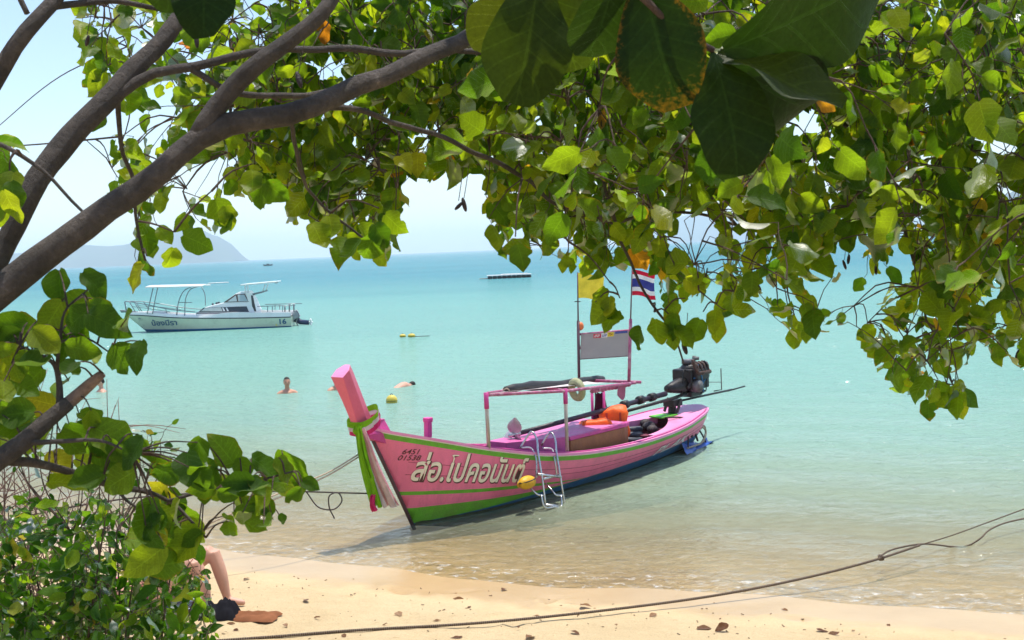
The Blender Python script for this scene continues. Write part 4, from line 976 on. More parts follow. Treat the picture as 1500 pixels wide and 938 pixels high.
# floating platform far out
pp = onz(746, 407.5, 0); raft = empty('floating_platform', (pp[0], pp[1], 0), rad(3), label='low floating platform on dark pontoons far out on the water', cat='platform')
for k in range(9): MB().tube([(-2.2 + .55 * k, -1.0, .12), (-2.2 + .55 * k, 1.0, .12)], .25, 10, seg=1).build('pontoon', IRON, raft)
mb = MB(); mb.box((0, 0, .36), (5.0, 2.2, .08)); mb.box((.6, .2, .44), (3.0, 1.2, .08)); mb.build('platform_deck', WHITE, raft)
mb = MB(); mb.box((-2.9, 0, .06), (1.0, .5, .08)); mb.build('boarding_step', POST, raft)
def small_boat(px, py, ln, mat, label, rz=0, mast=0, hood=True):
    P = onz(px, py, 0); e = empty('small_boat', (P[0], P[1], 0), rz, label=label, cat='boat')
    rows = []
    for k in np.linspace(0, 1, 13):
        hw = ln * .13 * math.sin(PI * (.04 + .9 * k)) ** .6; zt = ln * (.09 + .10 * (2 * k - 1) ** 2); rows.append([(ln * (k - .5), hw, zt), (ln * (k - .5) * .9, hw * .6, -.1), (ln * (k - .5) * .9, -hw * .6, -.1), (ln * (k - .5), -hw, zt), (ln * (k - .5), 0, zt - .02), (ln * (k - .5), hw, zt)])
    MB().sheet(rows, 0, False).build('hull', mat, e)
    if hood: MB().box((0, 0, ln * .16), (ln * .3, ln * .16, ln * .12)).build('cabin', GLASSD, e, bevel=.05)
    if mast: MB().tube([(0, 0, .2), (0, 0, mast)], [.06, .04], 6, seg=1).build('mast', WHITE, e)
    return e
small_boat(392.5, 389.5, 4.6, IRON, 'tiny dark boat below the island on the horizon', rad(5))
small_boat(1064, 374.5, 3.0, WHITE, 'tiny white mast boat seen between leaves near the horizon', rad(10), 3.2, False)
P = onz(305, 416, 0); Q = onz(335, 414.5, 0)
tag(MB().tube([(P[0], P[1], .05), ((P[0] + Q[0]) / 2, (P[1] + Q[1]) / 2 + .3, .05), (Q[0], Q[1], .05)], .10, 6, seg=8).build('float_boom', WHITE), 'thin white float boom on water beyond the cabin motor boat', 'float')

# ------------------------------------------------------------------ ropes
def rope(name, pts, r_, mat, label, seg=60, twist=True):
    return tag(MB().tube(pts, r_, 7, seg=seg).build(name, mat), label, 'rope')
m, nt, out = newmat('twisted_rope'); L = nt.links
b = node(nt, 'ShaderNodeBsdfPrincipled', i_Roughness=.85); L.new(b.outputs[0], out.inputs[0]); tc = node(nt, 'ShaderNodeTexCoord')
wv = node(nt, 'ShaderNodeTexWave', i_Scale=18.0, i_Distortion=2.0); L.new(tc.outputs['Object'], wv.inputs[0])
L.new(ramp(nt, wv.outputs[1], [(.3, (.085, .055, .04)), (.7, (.26, .19, .13))]).outputs[0], b.inputs['Base Color'])
bp_ = node(nt, 'ShaderNodeBump', i_Distance=.01); L.new(wv.outputs[1], bp_.inputs['Height']); L.new(bp_.outputs[0], b.inputs['Normal'])
ROPE = m
def sp(px, py, h_):
    P = onsand(px, py); P = onz(px, py, max(P[2], 0) + h_); return P
rope('mooring_rope', [sp(300, 940, .01), sp(400, 933, .012), sp(500, 925, .02), sp(700, 913, .04), sp(880, 895, .06), sp(1080, 867, .10), sp(1200, 842, .12), sp(1290, 818, .14), sp(1347, 799, .14)], .012, ROPE, 'thick brown mooring rope stretched low across sand into the water', 90)
rope('mooring_rope', [sp(1347, 799, .14), sp(1390, 786, .2), sp(1440, 768, .28), sp(1500, 746, .4), sp(1600, 712, .55), sp(1900, 612, .9)], .006, ROPE, 'thin taut rope continuing over water beyond the knot')
rope('mooring_rope', [sp(1290, 815, .15), sp(1300, 808, .15), sp(1335, 799, .15), sp(1355, 797, .12), sp(1378, 799, .06), sp(1395, 801, .01), sp(1418, 800, 0), sp(1432, 792, .06), sp(1447, 778, .10), sp(1470, 767, .12), sp(1500, 760, .12), sp(1560, 752, .06), sp(1640, 745, -.12), sp(1720, 742, -.2)], .009, ROPE, 'slack rope loop dipping into the shallow water past the knot')
pe = sp(1900, 612, .9); pm = MB(); pm.tube([(0, 0, -.9), (0, 0, .5), (0.02, 0, 1.1)], [.07, .065, .06], 10, seg=6); po = pm.build('mooring_post', paint('post_wood', (.16, .11, .075), .8, .3, 8)); po.location = (pe[0], pe[1], 0)
tag(po, 'weathered wooden mooring post holding the thin taut rope', 'post')
k_ = sp(1290, 817, .14); mb = MB()
for q in range(3): torus(mb, k_ + np.array([.012 * (q - 1), 0, 0]), .022, .012, (1, .3 * (q - 1), .2), 10, 6)
tag(mb.build('rope_knot', ROPE), 'dark knot tied in the mooring rope above the shallows', 'knot')
bow_w = PB.world(PB.at(528, 664, .05)); bw2 = PB.world(PB.at(538, 723, .02))
def end_left(px, py, d): return atd(px, py, d)
for dy in (0, 6):
    rope('bow_rope', [bow_w + np.array([0, 0, -.03 * dy / 6]), atd(485, 690 + dy * .7, 13.0), atd(440, 709 + dy, 12.6), atd(300, 770 + dy, 11.8), onsand(160, 835)], .009, TROPE, 'upper pale mooring line running from the prow to sand' if dy == 0 else 'lower pale mooring line running from the prow to sand', 30)
rope('bow_rope', [bw2, atd(500, 722, 13.5), atd(430, 720, 13.2), atd(300, 722, 12.6), atd(120, 740, 11.6), atd(-60, 780, 11), onsand(-330, 850)], .009, DROPE, 'dark taut line leading from the stem towards the bushes', 24)
d0 = 13.3
rope('rope_loop', [atd(448, 720, d0), atd(470, 745, d0), atd(492, 745, d0), atd(501, 732, d0), atd(495, 722, d0), atd(483, 726, d0), atd(482, 742, d0), atd(490, 760, d0)], .008, DROPE, 'dark loop of rope end dangling from the stem line', 40)

# ------------------------------------------------------------------ vegetation
def leaf_geo(seed, kind='round', nu=4, nv=11):
    r_ = random.Random(seed); vs = []; uvs = []; fs = []
    fold = r_.uniform(.12, .65); droop = r_.uniform(-.1, .6); cup = r_.uniform(-.15, .25); wav = r_.uniform(.02, .075); ph = r_.uniform(0, 6); tw = r_.uniform(-.8, .8); asp = r_.uniform(.74, 1.04); curl = r_.choice([0, .4, .7, -.6, 1.1, -1.0]); bite = [(r_.choice([-1, 1]), r_.uniform(.2, .9), r_.uniform(.25, .5)) for _ in range(r_.choice([0, 0, 1, 2]))]
    if kind == 'almond': curl *= .25; tw *= .3; fold *= .5; droop = .15 + .4 * droop; wav *= .6; cup *= .4; bite = []
    for i in range(nv + 1):
        t = i / nv; t = t + .35 * (.5 - .5 * math.cos(PI * t) - t)
        if kind == 'round':
            w_ = .43 * math.sqrt(max(0, 1 - ((.42 - t) / .43) ** 2)) if t < .42 else .43 * max(0, math.cos((t - .42) / .58 * PI / 2)) ** .85
            w_ = max(w_, .004)
        elif kind == 'almond': w_ = .34 * (math.sin(PI * min(1, (t * .93 + .02) ** 1.35)) ** .75) + .012
        else: w_ = .27 * (math.sin(PI * min(1, t ** .85)) ** .8) + .004
        for k in range(nu + 1):
            s = -1 + 2 * k / nu; x = w_ * s; y = t - (.05 * abs(s) * max(0, 1 - t * 5) if kind == 'round' else 0)
            x *= asp
            for bs, bt, ba in bite:
                if s * bs > .9: x *= 1 - ba * math.exp(-((t - bt) / .07) ** 2)
            ed = wav * math.sin(ph + t * 11 + (2 if s > 0 else 0)) * abs(s)
            z = fold * abs(x) - cup * x * x * 2 - droop * t * t * .6 + ed + tw * x * t * .5 + curl * max(0, t - .55) ** 2 * 1.6 + curl * .5 * abs(x) ** 2
            vs.append((x * (1 + (.025 if kind == 'almond' else .07) * math.sin(ph * 3 + t * 13 + s * 1.5)), y, z)); uvs.append(((s + 1) / 2, t))
    n = nu + 1
    for i in range(nv):
        for k in range(nu): fs.append((i*n+k, i*n+k+1, (i+1)*n+k+1, (i+1)*n+k))
    return np.array(vs), fs, np.array(uvs)
class Leaves:
    def __init__(s, kind, nvar, mat, seed, name='leaf', **k):
        s.geo = [leaf_geo(seed + i, kind, **k) for i in range(nvar)]; s.mat = mat; s.items = []; s.name = name
    def put(s, base, axis, normal, size):
        a = np.array(axis, float); a /= np.linalg.norm(a); n = np.array(normal, float); n = n - a * (n @ a); nn = np.linalg.norm(n)
        if nn < 1e-4: n = np.cross(a, [0.3, .5, .8]); nn = np.linalg.norm(n)
        n /= nn; x = np.cross(a, n); s.items.append((np.array(base, float), np.stack([x, a, n], 1) * size, random.randrange(len(s.geo)), random.random(), size))
    def build(s, parent, cap=300, stuffname='foliage'):
        org = np.array(parent.location)
        def score(it):
            c = it[0] + it[1][:, 1] * .5; x, y, k = proj(c)
            return (it[4] / k if (-20 < x < 1520 and -20 < y < 958 and k > .3) else 0)
        order = sorted(s.items, key=score, reverse=True)
        mes = []
        for g in s.geo:
            me = bpy.data.meshes.new(s.name); me.from_pydata([tuple(p) for p in g[0]], [], g[1]); me.materials.append(s.mat)
            uvl = me.uv_layers.new(name='UVMap'); idx = np.zeros(len(me.loops), int); me.loops.foreach_get('vertex_index', idx); uvl.data.foreach_set('uv', g[2][idx].ravel())
            me.polygons.foreach_set('use_smooth', [True] * len(me.polygons)); mes.append(me)
        for B_, R_, gi, rn, sz in order[:cap]:
            o = bpy.data.objects.new(s.name, mes[gi]); COL.objects.link(o); o.parent = parent
            Mx = Matrix.Identity(4)
            for i in range(3):
                for j in range(3): Mx[i][j] = R_[i, j]
                Mx[i][3] = B_[i] - org[i]
            o.matrix_basis = Mx
        rest = order[cap:]
        if rest:
            V = []; F_ = []; UV = []; RN = []; off = 0
            for B_, R_, gi, rn, sz in rest:
                g = s.geo[gi]; V.append(g[0] @ R_.T + B_ - org); F_ += [tuple(i + off for i in f) for f in g[1]]; off += len(g[0]); UV.append(g[2]); RN += [rn] * len(g[0])
            V = np.concatenate(V); UV = np.concatenate(UV); me = bpy.data.meshes.new(stuffname); me.from_pydata(V.tolist(), [], F_); me.materials.append(s.mat)
            uvl = me.uv_layers.new(name='UVMap'); idx = np.zeros(len(me.loops), int); me.loops.foreach_get('vertex_index', idx); uvl.data.foreach_set('uv', UV[idx].ravel())
            at_ = me.attributes.new('rnd', 'FLOAT', 'POINT'); at_.data.foreach_set('value', np.array(RN, np.float32)); me.polygons.foreach_set('use_smooth', [True] * len(me.polygons))
            o = bpy.data.objects.new(stuffname, me); COL.objects.link(o); o.parent = parent; o['kind'] = 'stuff'
def unit(v): v = np.array(v, float); return v / (np.linalg.norm(v) + 1e-9)
def rv(): return unit(RNG.normal(size=3))
def inpoly(x, y, P):
    c = False; j = len(P) - 1
    for i in range(len(P)):
        if (P[i][1] > y) != (P[j][1] > y) and x < (P[j][0] - P[i][0]) * (y - P[i][1]) / (P[j][1] - P[i][1]) + P[i][0]: c = not c
        j = i
    return c
def bark_mat(name, lo, hi):
    m, nt, out = newmat(name); L = nt.links
    b = node(nt, 'ShaderNodeBsdfPrincipled', i_Roughness=.85); L.new(b.outputs[0], out.inputs[0]); tc = node(nt, 'ShaderNodeTexCoord')
    n1 = node(nt, 'ShaderNodeTexNoise', i_Scale=9.0, i_Detail=9.0, i_Roughness=.7); L.new(tc.outputs['Object'], n1.inputs[0])
    n2 = node(nt, 'ShaderNodeTexNoise', i_Scale=60.0, i_Detail=6.0, i_Roughness=.75); L.new(tc.outputs['Object'], n2.inputs[0])
    c = ramp(nt, n1.outputs[0], [(.28, lo), (.55, hi), (.66, tuple(q * 1.5 for q in hi)), (.72, tuple(q * 3.2 for q in hi))]).outputs[0]
    L.new(mixc(nt, .6, c, ramp(nt, n2.outputs[0], [(.3, (.5,) * 3), (.7, (1.4,) * 3)]).outputs[0], 'MULTIPLY'), b.inputs['Base Color'])
    bp_ = node(nt, 'ShaderNodeBump', i_Strength=1.0, i_Distance=.03); L.new(math_n(nt, 'ADD', n1.outputs[0], math_n(nt, 'MULTIPLY', n2.outputs[0], .5)), bp_.inputs['Height']); L.new(bp_.outputs[0], b.inputs['Normal'])
    return m
BARK = bark_mat('grey_bark', (.03, .025, .022), (.095, .077, .066)); TWIG = bark_mat('twig_bark', (.05, .03, .022), (.12, .075, .055))
LEAFM = leaf_mat('beach_tree_leaf', [(0, (.022, .062, .006)), (.3, (.042, .096, .007)), (.6, (.07, .13, .009)), (.9, (.105, .165, .011)), (.985, (.14, .18, .015)), (.995, (.22, .14, .02)), (1, (.18, .06, .015))], tcol=4.2, edge=.25, tmix=.55)
tree = empty('beach_tree', (-2.75, 2.9, sand_z(-2.75, 2.9)), label='spreading beach tree with grey limbs and round green leaves overhead', cat='tree')
tb = np.array(tree.location)
class Wood:
    """limbs given in world space, stored relative to the tree's base"""
    def __init__(s, root, mat): s.root = root; s.o = np.array(root.location); s.mat = mat; s.nodes = []
    def limb(s, name, pts, rr, n=9, seg=24, mat=None, rough=.0, keep=True):
        P = [np.array(p) - s.o for p in pts]; arr = smoothpath(np.array([np.r_[p, q] for p, q in zip(P, rr)]), seg)
        if rough: arr[:, :3] += rough * np.array([[mn.noise(Vector((*p[:3] * 6,)) + Vector((k * 9, 0, 0))) for k in range(3)] for p in arr]); arr[:, 3] *= 1 + .10 * np.array([mn.noise(Vector((*p[:3] * 9,))) for p in arr])
        MB().tube(arr[:, :3], arr[:, 3], n).build(name, mat or s.mat, s.root)
        if keep: s.nodes += [p[:3] + s.o for p in arr]
def pl(lst): return [atd(*p) for p in lst]
def rpx(lst): return [r_ * p[2] / FPX for p, r_ in lst]
W = Wood(tree, BARK)
def limb(name, lst, **k):
    lst = [(x, y, d, r_ * (.64 if r_ > 21 else (.84 if r_ > 9 else .85))) for x, y, d, r_ in lst]
    W.limb(name, [atd(x, y, d) for x, y, d, r_ in lst], [r_ * d / FPX for x, y, d, r_ in lst], **k)
fork = atd(-120, 530, 2.95)
W.limb('trunk', [tb + np.array([0, 0, -.3]), tb + np.array([0, 0, .05]), tb + np.array([.15, 0, .7]), fork + np.array([-.35, 0, -.3]), fork], [.19, .15, .115, .078, .054], 14, 24, rough=.02)
limb('branch', [(-130, 535, 2.95, 40), (0, 428, 3.0, 34), (120, 342, 3.05, 32), (230, 258, 3.1, 28), (300, 198, 3.15, 27), (420, 168, 3.2, 19), (560, 112, 3.35, 17), (640, 76, 3.45, 15), (720, 32, 3.6, 14), (860, -50, 3.9, 12), (1060, -140, 4.3, 10), (1300, -190, 4.9, 7), (1560, -200, 5.5, 4)], n=14, seg=70, rough=.02)
limb('branch', [(-160, 560, 3.0, 30), (-60, 455, 3.1, 26), (0, 368, 3.2, 24), (55, 270, 3.25, 21), (100, 205, 3.3, 20), (180, 122, 3.4, 18), (250, 42, 3.5, 15), (300, -20, 3.6, 13), (380, -110, 3.8, 10), (520, -180, 4.2, 6)], n=14, seg=50, rough=.02)
limb('branch', [(296, 200, 3.15, 20), (318, 165, 3.15, 18), (370, 108, 3.15, 16), (440, 42, 3.2, 14), (490, -10, 3.25, 13), (570, -90, 3.5, 9), (700, -160, 3.9, 5)], n=12, seg=34, rough=.02)
limb('branch', [(152, 152, 3.36, 10), (215, 115, 3.4, 9), (280, 96, 3.45, 8), (340, 80, 3.5, 7), (430, 72, 3.6, 6.5), (560, 73, 3.75, 6), (720, 74, 4.0, 5), (860, 60, 4.3, 4), (1000, 80, 4.6, 3)], n=9, seg=40, rough=.015)
limb('branch', [(278, 98, 3.45, 6), (330, 128, 3.5, 5.5), (430, 140, 3.65, 5), (500, 132, 3.8, 4)], n=8, seg=20, rough=.012)
limb('branch', [(-150, 548, 2.98, 24), (-172, 440, 3.12, 21), (-130, 305, 3.25, 19), (-50, 185, 3.3, 17), (0, 108, 3.3, 15.5), (42, 42, 3.3, 14), (72, 8, 3.35, 13), (105, -35, 3.4, 11), (200, -120, 3.6, 7)], n=12, seg=30, rough=.015)
limb('branch', [(72, 10, 3.35, 7), (105, 5, 3.4, 6), (170, 3, 3.5, 5), (240, 14, 3.6, 4)], n=8, seg=16, rough=.01)
limb('branch', [(40, 20, 3.3, 5), (28, -6, 3.3, 5), (20, -40, 3.3, 4)], n=7, seg=8)
limb('branch', [(450, 157, 3.22, 7), (520, 160, 3.4, 5), (580, 178, 3.6, 5), (660, 208, 3.8, 4.5), (770, 264, 4.1, 4), (830, 305, 4.3, 3), (900, 326, 4.5, 2.5)], n=8, seg=40, rough=.02)
limb('branch', [(1000, -130, 4.2, 9), (1090, 20, 4.5, 7), (1180, 150, 4.7, 5), (1240, 190, 4.8, 4.5), (1300, 260, 4.9, 4), (1330, 350, 5.0, 3), (1360, 470, 5.0, 2), (1400, 580, 5.0, 1.3)], n=8, seg=50, rough=.03)
limb('branch', [(1280, -180, 4.9, 7), (1345, 10, 5.0, 5.5), (1370, 60, 5.0, 5), (1400, 190, 5.1, 4.5), (1440, 280, 5.1, 4), (1475, 350, 5.1, 3), (1490, 450, 5.1, 2)], n=8, seg=50, rough=.03)
limb('branch', [(860, -50, 3.9, 8), (880, 60, 4.2, 6), (930, 170, 4.5, 4.5), (1010, 260, 4.8, 3.5), (1080, 330, 5.0, 3), (1150, 345, 5.1, 2.5)], n=8, seg=44, rough=.03)
limb('branch', [(900, 326, 4.5, 3), (960, 312, 4.6, 3), (1020, 312, 4.7, 2.6), (1080, 330, 4.8, 2.2), (1150, 345, 4.9, 1.5)], n=7, seg=20, rough=.01)
limb('branch', [(880, 60, 4.2, 4), (880, 230, 4.3, 3), (920, 380, 4.4, 2.6), (958, 445, 4.4, 2.4), (985, 490, 4.4, 2), (1003, 530, 4.4, 1.5)], n=7, seg=30, rough=.02)
limb('branch', [(170, 130, 3.4, 5), (185, 220, 3.6, 4), (200, 300, 3.8, 3), (215, 380, 3.9, 2)], n=7, seg=20, rough=.02)
limb('branch', [(420, 168, 3.2, 5), (440, 230, 3.5, 3.5), (470, 300, 3.8, 2.6), (540, 360, 3.9, 2)], n=7, seg=20, rough=.02)
limb('branch', [(-118, 285, 3.25, 6), (-70, 215, 3.15, 5), (-10, 208, 3.1, 4.2), (30, 225, 3.1, 4), (68, 252, 3.12, 3.4), (100, 288, 3.12, 3), (130, 317, 3.12, 2.4)], n=7, seg=20, rough=.012)
# where the crown's leaves hang: the crown's outline as seen here plus an unseen upper band added to dapple light, filled through its depth
CROWN = [[(118, -260), (118, 60), (135, 130), (150, 215), (160, 300), (195, 345), (172, 375), (190, 428), (240, 410), (240, 372), (290, 384), (290, 335), (338, 330), (330, 285), (250, 285), (235, 255), (290, 235), (330, 215), (335, 290), (400, 292), (440, 330), (480, 350), (512, 360), (560, 390), (588, 385), (582, 335), (598, 268), (560, 235), (600, 262), (655, 255), (690, 280), (705, 245), (720, 330), (740, 392), (775, 388), (830, 392), (858, 398), (905, 400), (930, 380), (962, 385), (970, 440), (1010, 455), (1035, 440), (1040, 415), (985, 365), (985, 312), (1045, 312), (1060, 370), (1055, 460), (1085, 474), (1112, 400), (1130, 465), (1180, 510), (1198, 470), (1250, 478), (1262, 400), (1300, 400), (1290, 470), (1258, 500), (1300, 540), (1316, 585), (1350, 570), (1385, 605), (1422, 603), (1405, 545), (1440, 500), (1470, 530), (1510, 535), (1700, 500), (1700, -260)],
         [(-90, 205), (20, 205), (48, 240), (48, 270), (30, 315), (-90, 330)]]
HOLES = [(1215, 440, 30, 22), (1090, 385, 12, 14), (1240, 250, 9, 7), (1330, 400, 10, 12), (1395, 445, 9, 9), (960, 330, 9, 8), (800, 345, 8, 10), (700, 150, 7, 7), (760, 330, 8, 9), (1300, 150, 8, 6), (1130, 260, 9, 7), (600, 200, 9, 8), (1490, 140, 10, 8), (1460, 420, 9, 14), (1060, 100, 6, 6), (340, 170, 10, 8), (1175, 184, 30, 20), (1455, 212, 48, 18), (1482, 284, 24, 16), (1240, 382, 34, 28), (1018, 336, 34, 26), (482, 100, 34, 20), (440, 212, 26, 12), (300, 100, 18, 20), (640, 275, 55, 20), (250, 60, 14, 14), (105, 100, 10, 60), (390, 25, 14, 12), (1420, 340, 12, 10), (1050, 440, 16, 40), (1215, 300, 12, 8), (520, 195, 10, 10), (420, 290, 14, 8), (870, 265, 8, 16)]
def crown_ok(x, y, slack=0):
    if any(((x - a) / rx) ** 2 + ((y - b_) / ry) ** 2 < 1 for a, b_, rx, ry in HOLES): return False
    return any(inpoly(x, y, P) for P in CROWN)
LV = Leaves('round', 18, LEAFM, 100)
twig_mb = MB()
def link_twig(nodes, p, r_=.0026, sag=.04):
    N_ = np.array(nodes); d = np.linalg.norm(N_ - p, axis=1) + .35 * np.maximum(0, p[2] - N_[:, 2]); i = int(np.argmin(d)); a = N_[i]
    mid = (a + p) / 2 + rv() * .09 * np.linalg.norm(p - a) + np.array([0, 0, sag]); L_ = np.linalg.norm(p - a)
    arr = smoothpath([np.r_[a, r_ * 1.5], np.r_[mid, r_ * 1.1], np.r_[p, r_ * .8]], max(5, int(L_ / .05)))
    twig_mb.tube(arr[:, :3] - tb, arr[:, 3], 5, cap=False); nodes += [q[:3] for q in arr[1:]]
def sprig(p, dirn, n, size, test, step=.05, lv=LV, mb_=None, org=None, r_=.0028, face=.55):
    """a drooping twig with alternate leaves"""
    q = np.array(p, float); d = unit(dirn); path = [q.copy()]; cnt = 0; last = 0
    for k in range(n):
        d = unit(d + .22 * rv() + np.array([0, 0, -.10])); q = q + d * step * RNG.uniform(.8, 1.3); path.append(q.copy())
        side = unit(np.cross(d, rv())); ax = unit(.45 * d + .75 * side + np.array([0, 0, -.55]) + .25 * rv())
        b_ = q + ax * .03; sz = size * RNG.uniform(.6, 1.35); c = b_ + ax * sz * .5; x, y, kk = proj(c)
        if kk > .5 and not test(x, y): continue
        nrm = unit(rv() + face * np.array([-.15, -.9, .25]) + np.array([0, 0, .35]))
        lv.put(b_, ax, nrm, sz); cnt += 1; last = len(path)
        (mb_ or twig_mb).tube([q - (tb if org is None else org), b_ - (tb if org is None else org)], .0013, 4, seg=1, cap=False)
    path = path[:last]
    if cnt: (mb_ or twig_mb).tube([p_ - (tb if org is None else org) for p_ in path], [r_ * (1 - .6 * i / len(path)) for i in range(len(path))], 5, cap=False)
    return cnt
seeds = []
x0, y0, x1, y1 = -90, -250, 1690, 610
step = 40
for gy in np.arange(y0, y1, step):
    for gx in np.arange(x0, x1, step):
        x = gx + RNG.uniform(0, step); y = gy + RNG.uniform(0, step)
        if not crown_ok(x, y): continue
        if x < 330 and RNG.random() < .35: continue
        for _ in range(1 if y < 0 else (3 if x < 330 else (8 if y < 300 else 4))):
            if RNG.random() < .18: continue
            dd = RNG.uniform(4.15, 5.8) if x < 760 else RNG.uniform(3.9, 6.2)
            if RNG.random() < .03 and x > 760: dd = RNG.uniform(2.9, 3.6)
            seeds.append(atd(x, y - 18, dd))
seeds.sort(key=lambda p: p[2], reverse=True)
for p in seeds:
    if sprig(p, unit(rv() + np.array([0, -.1, -.25])), int(RNG.integers(3, 7)), .088, crown_ok): link_twig(W.nodes, p)
# unseen rest of the crown, added around the camera's view to shade the limbs
topz = lambda y: CAMH + max(.4, y) * .215
for _ in range(170):
    y = RNG.uniform(1.2, 7.5); x = RNG.uniform(-3.2, 4.2); z = topz(y) + .15 + RNG.exponential(.55)
    sprig(np.array([x, y, z]), unit(rv() + np.array([0, -.1, -.2])), int(RNG.integers(3, 6)), .12, lambda px, py: py < -40 or px < -60 or px > 1560)
# the hanging edge sprays that show singly against water and sky
EDGE = [(893, 438, 2, 4.2), (908, 462, 2, 4.2), (872, 468, 1, 4.2), (958, 482, 2, 4.3), (982, 488, 2, 4.3), (1003, 462, 2, 4.3), (1050, 470, 2, 4.3), (1030, 482, 1, 4.3), (555, 330, 4, 3.7), (520, 345, 3, 3.8), (755, 372, 1, 3.9), (1085, 440, 3, 4.7), (1165, 490, 2, 4.9), (1290, 500, 3, 5), (1310, 540, 3, 5), (1380, 575, 4, 5), (1400, 590, 1, 5), (1450, 515, 2, 5), (215, 400, 1, 3.8), (255, 365, 2, 3.8), (310, 305, 3, 3.8), (20, 250, 4, 3.0), (15, 290, 3, 3.0), (370, 265, 3, 3.9), (480, 330, 2, 3.8)]
for x, y, n, d in EDGE:
    p = atd(x, y - 25, d); link_twig(W.nodes, p, .003, .02)
    for _ in range(n):
        ax = unit(np.array([RNG.normal() * .6, RNG.normal() * .3, -.75])); b_ = p + ax * .03
        LV.put(b_, ax, unit(rv() * .7 + np.array([0, -1, .3])), RNG.uniform(.078, .11)); p = p + np.array([RNG.normal() * .03, RNG.normal() * .03, -.025])
PODM = paint('pod_dark', (.035, .022, .022), .6, .4, 30)
for x, y, d, s_ in [(438, 117, 3.5, 1), (680, 300, 3.9, .9), (672, 302, 3.9, .7), (475, 332, 3.8, .7), (490, 338, 3.8, .7), (880, 330, 4.3, .8), (1237, 388, 4.9, .8), (1243, 380, 4.9, .8), (1283, 396, 4.9, .8), (975, 488, 4.35, .9), (988, 500, 4.35, .9), (1003, 510, 4.35, 1.0), (1180, 488, 5, .8), (288, 60, 3.5, .8), (128, 60, 3.5, .7), (1110, 420, 4.8, .9), (1350, 290, 5, .8), (1490, 520, 5, .9)]:
    c = atd(x, y, d) - tb; o = MB(); o.ball((0, 0, 0), (.011 * s_, .008 * s_, .028 * s_), 9, 7); oo = o.build('seed_pod', PODM, tree); oo.location = c; oo.rotation_euler = (RNG.normal() * .3, RNG.normal() * .4, RNG.uniform(0, 6))
    twig_mb.tube([c + np.array([0, 0, .024 * s_]), c + np.array([.01, .01, .07]), c + np.array([.02, .03, .13])], .0013, 4, seg=4, cap=False)
tw_ = twig_mb.build('twigs', TWIG, tree); tw_['kind'] = 'stuff'
LV.build(tree)

# ---- sea almond with large leaves hanging close overhead, its trunk stands beside the camera
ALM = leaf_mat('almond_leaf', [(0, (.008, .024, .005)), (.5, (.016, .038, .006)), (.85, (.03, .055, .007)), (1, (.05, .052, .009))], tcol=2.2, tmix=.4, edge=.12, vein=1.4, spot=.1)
alm = empty('sea_almond_tree', (2.6, .55, sand_z(2.6, .55)), label='sea almond tree with very large dark leaves hanging overhead', cat='tree')
WA = Wood(alm, BARK); ao = np.array(alm.location)
rose = atd(1045, 74, 2.15)
WA.limb('trunk', [ao + np.array([0, 0, -.3]), ao + np.array([0, 0, .1]), ao + np.array([.05, .05, 1.6]), ao + np.array([-.05, .2, 3.2])], [.17, .14, .11, .09], 12, 20, rough=.02)
WA.limb('branch', [ao + np.array([-.05, .2, 3.0]), np.array([1.8, 1.2, 5.2]), np.array([.9, 1.8, 5.0]), atd(905, -40, 2.1)], [.06, .04, .022, .010], 9, 24, rough=.02)
WA.limb('branch', [atd(905, -40, 2.1), atd(945, 0, 2.1), atd(1000, 50, 2.13), rose], [.009, .007, .006, .006], 8, 12, mat=TWIG)
WA.limb('branch', [np.array([.9, 1.8, 5.0]), atd(820, -120, 2.3), atd(785, -20, 2.35)], [.02, .012, .006], 8, 12, mat=TWIG)
WA.limb('branch', [np.array([.4, 1.9, 4.6]), atd(500, -200, 2.2), atd(300, -40, 2.2)], [.016, .010, .006], 8, 14, mat=TWIG)
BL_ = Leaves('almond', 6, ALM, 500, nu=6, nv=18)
def big(px0, py0, d0, px1, py1, d1, nrm, wide=1.0):
    a = atd(px0, py0, d0); b_ = atd(px1, py1, d1); BL_.put(a, b_ - a, nrm, np.linalg.norm(b_ - a))
big(1046, 76, 2.15, 1093, 250, 2.12, (.25, -1, .25))
big(1060, 74, 2.15, 1345, -40, 2.2, (-.25, -.8, -.75))
big(938, -40, 2.12, 985, 152, 2.1, (-.35, -1, .1))
big(1052, 80, 2.17, 1240, 138, 2.08, (.05, -.45, .85))
big(1050, 82, 2.2, 1195, 178, 2.35, (-.2, -.8, -.3))
big(790, -45, 2.33, 766, 142, 2.3, (.25, -1, .1))
big(800, -50, 2.36, 838, 105, 2.4, (-.3, -.9, .2))
big(785, -40, 2.35, 705, 95, 2.5, (.3, -.9, .2))
big(300, -70, 2.2, 296, 44, 2.15, (.1, -.9, -.4))
big(300, -75, 2.2, 225, 10, 2.2, (.3, -.8, -.2))
big(845, 240, 3.0, 850, 100, 2.95, (.2, -1, .1))
big(905, -50, 2.1, 870, 95, 2.2, (.4, -.9, .1))
BL_.items.pop(10)
for _ in range(22):  # unseen leaves added above the frame to shade the hanging ones
    y = RNG.uniform(1.6, 3.4); c = np.array([RNG.uniform(-.4, 1.9), y, CAMH + y * .215 + .45 + RNG.exponential(.35)])
    BL_.put(c, unit(rv() * np.array([1, 1, .4])), unit(rv() * .5 + np.array([0, 0, 1])), RNG.uniform(.2, .28))
BL_.build(alm)

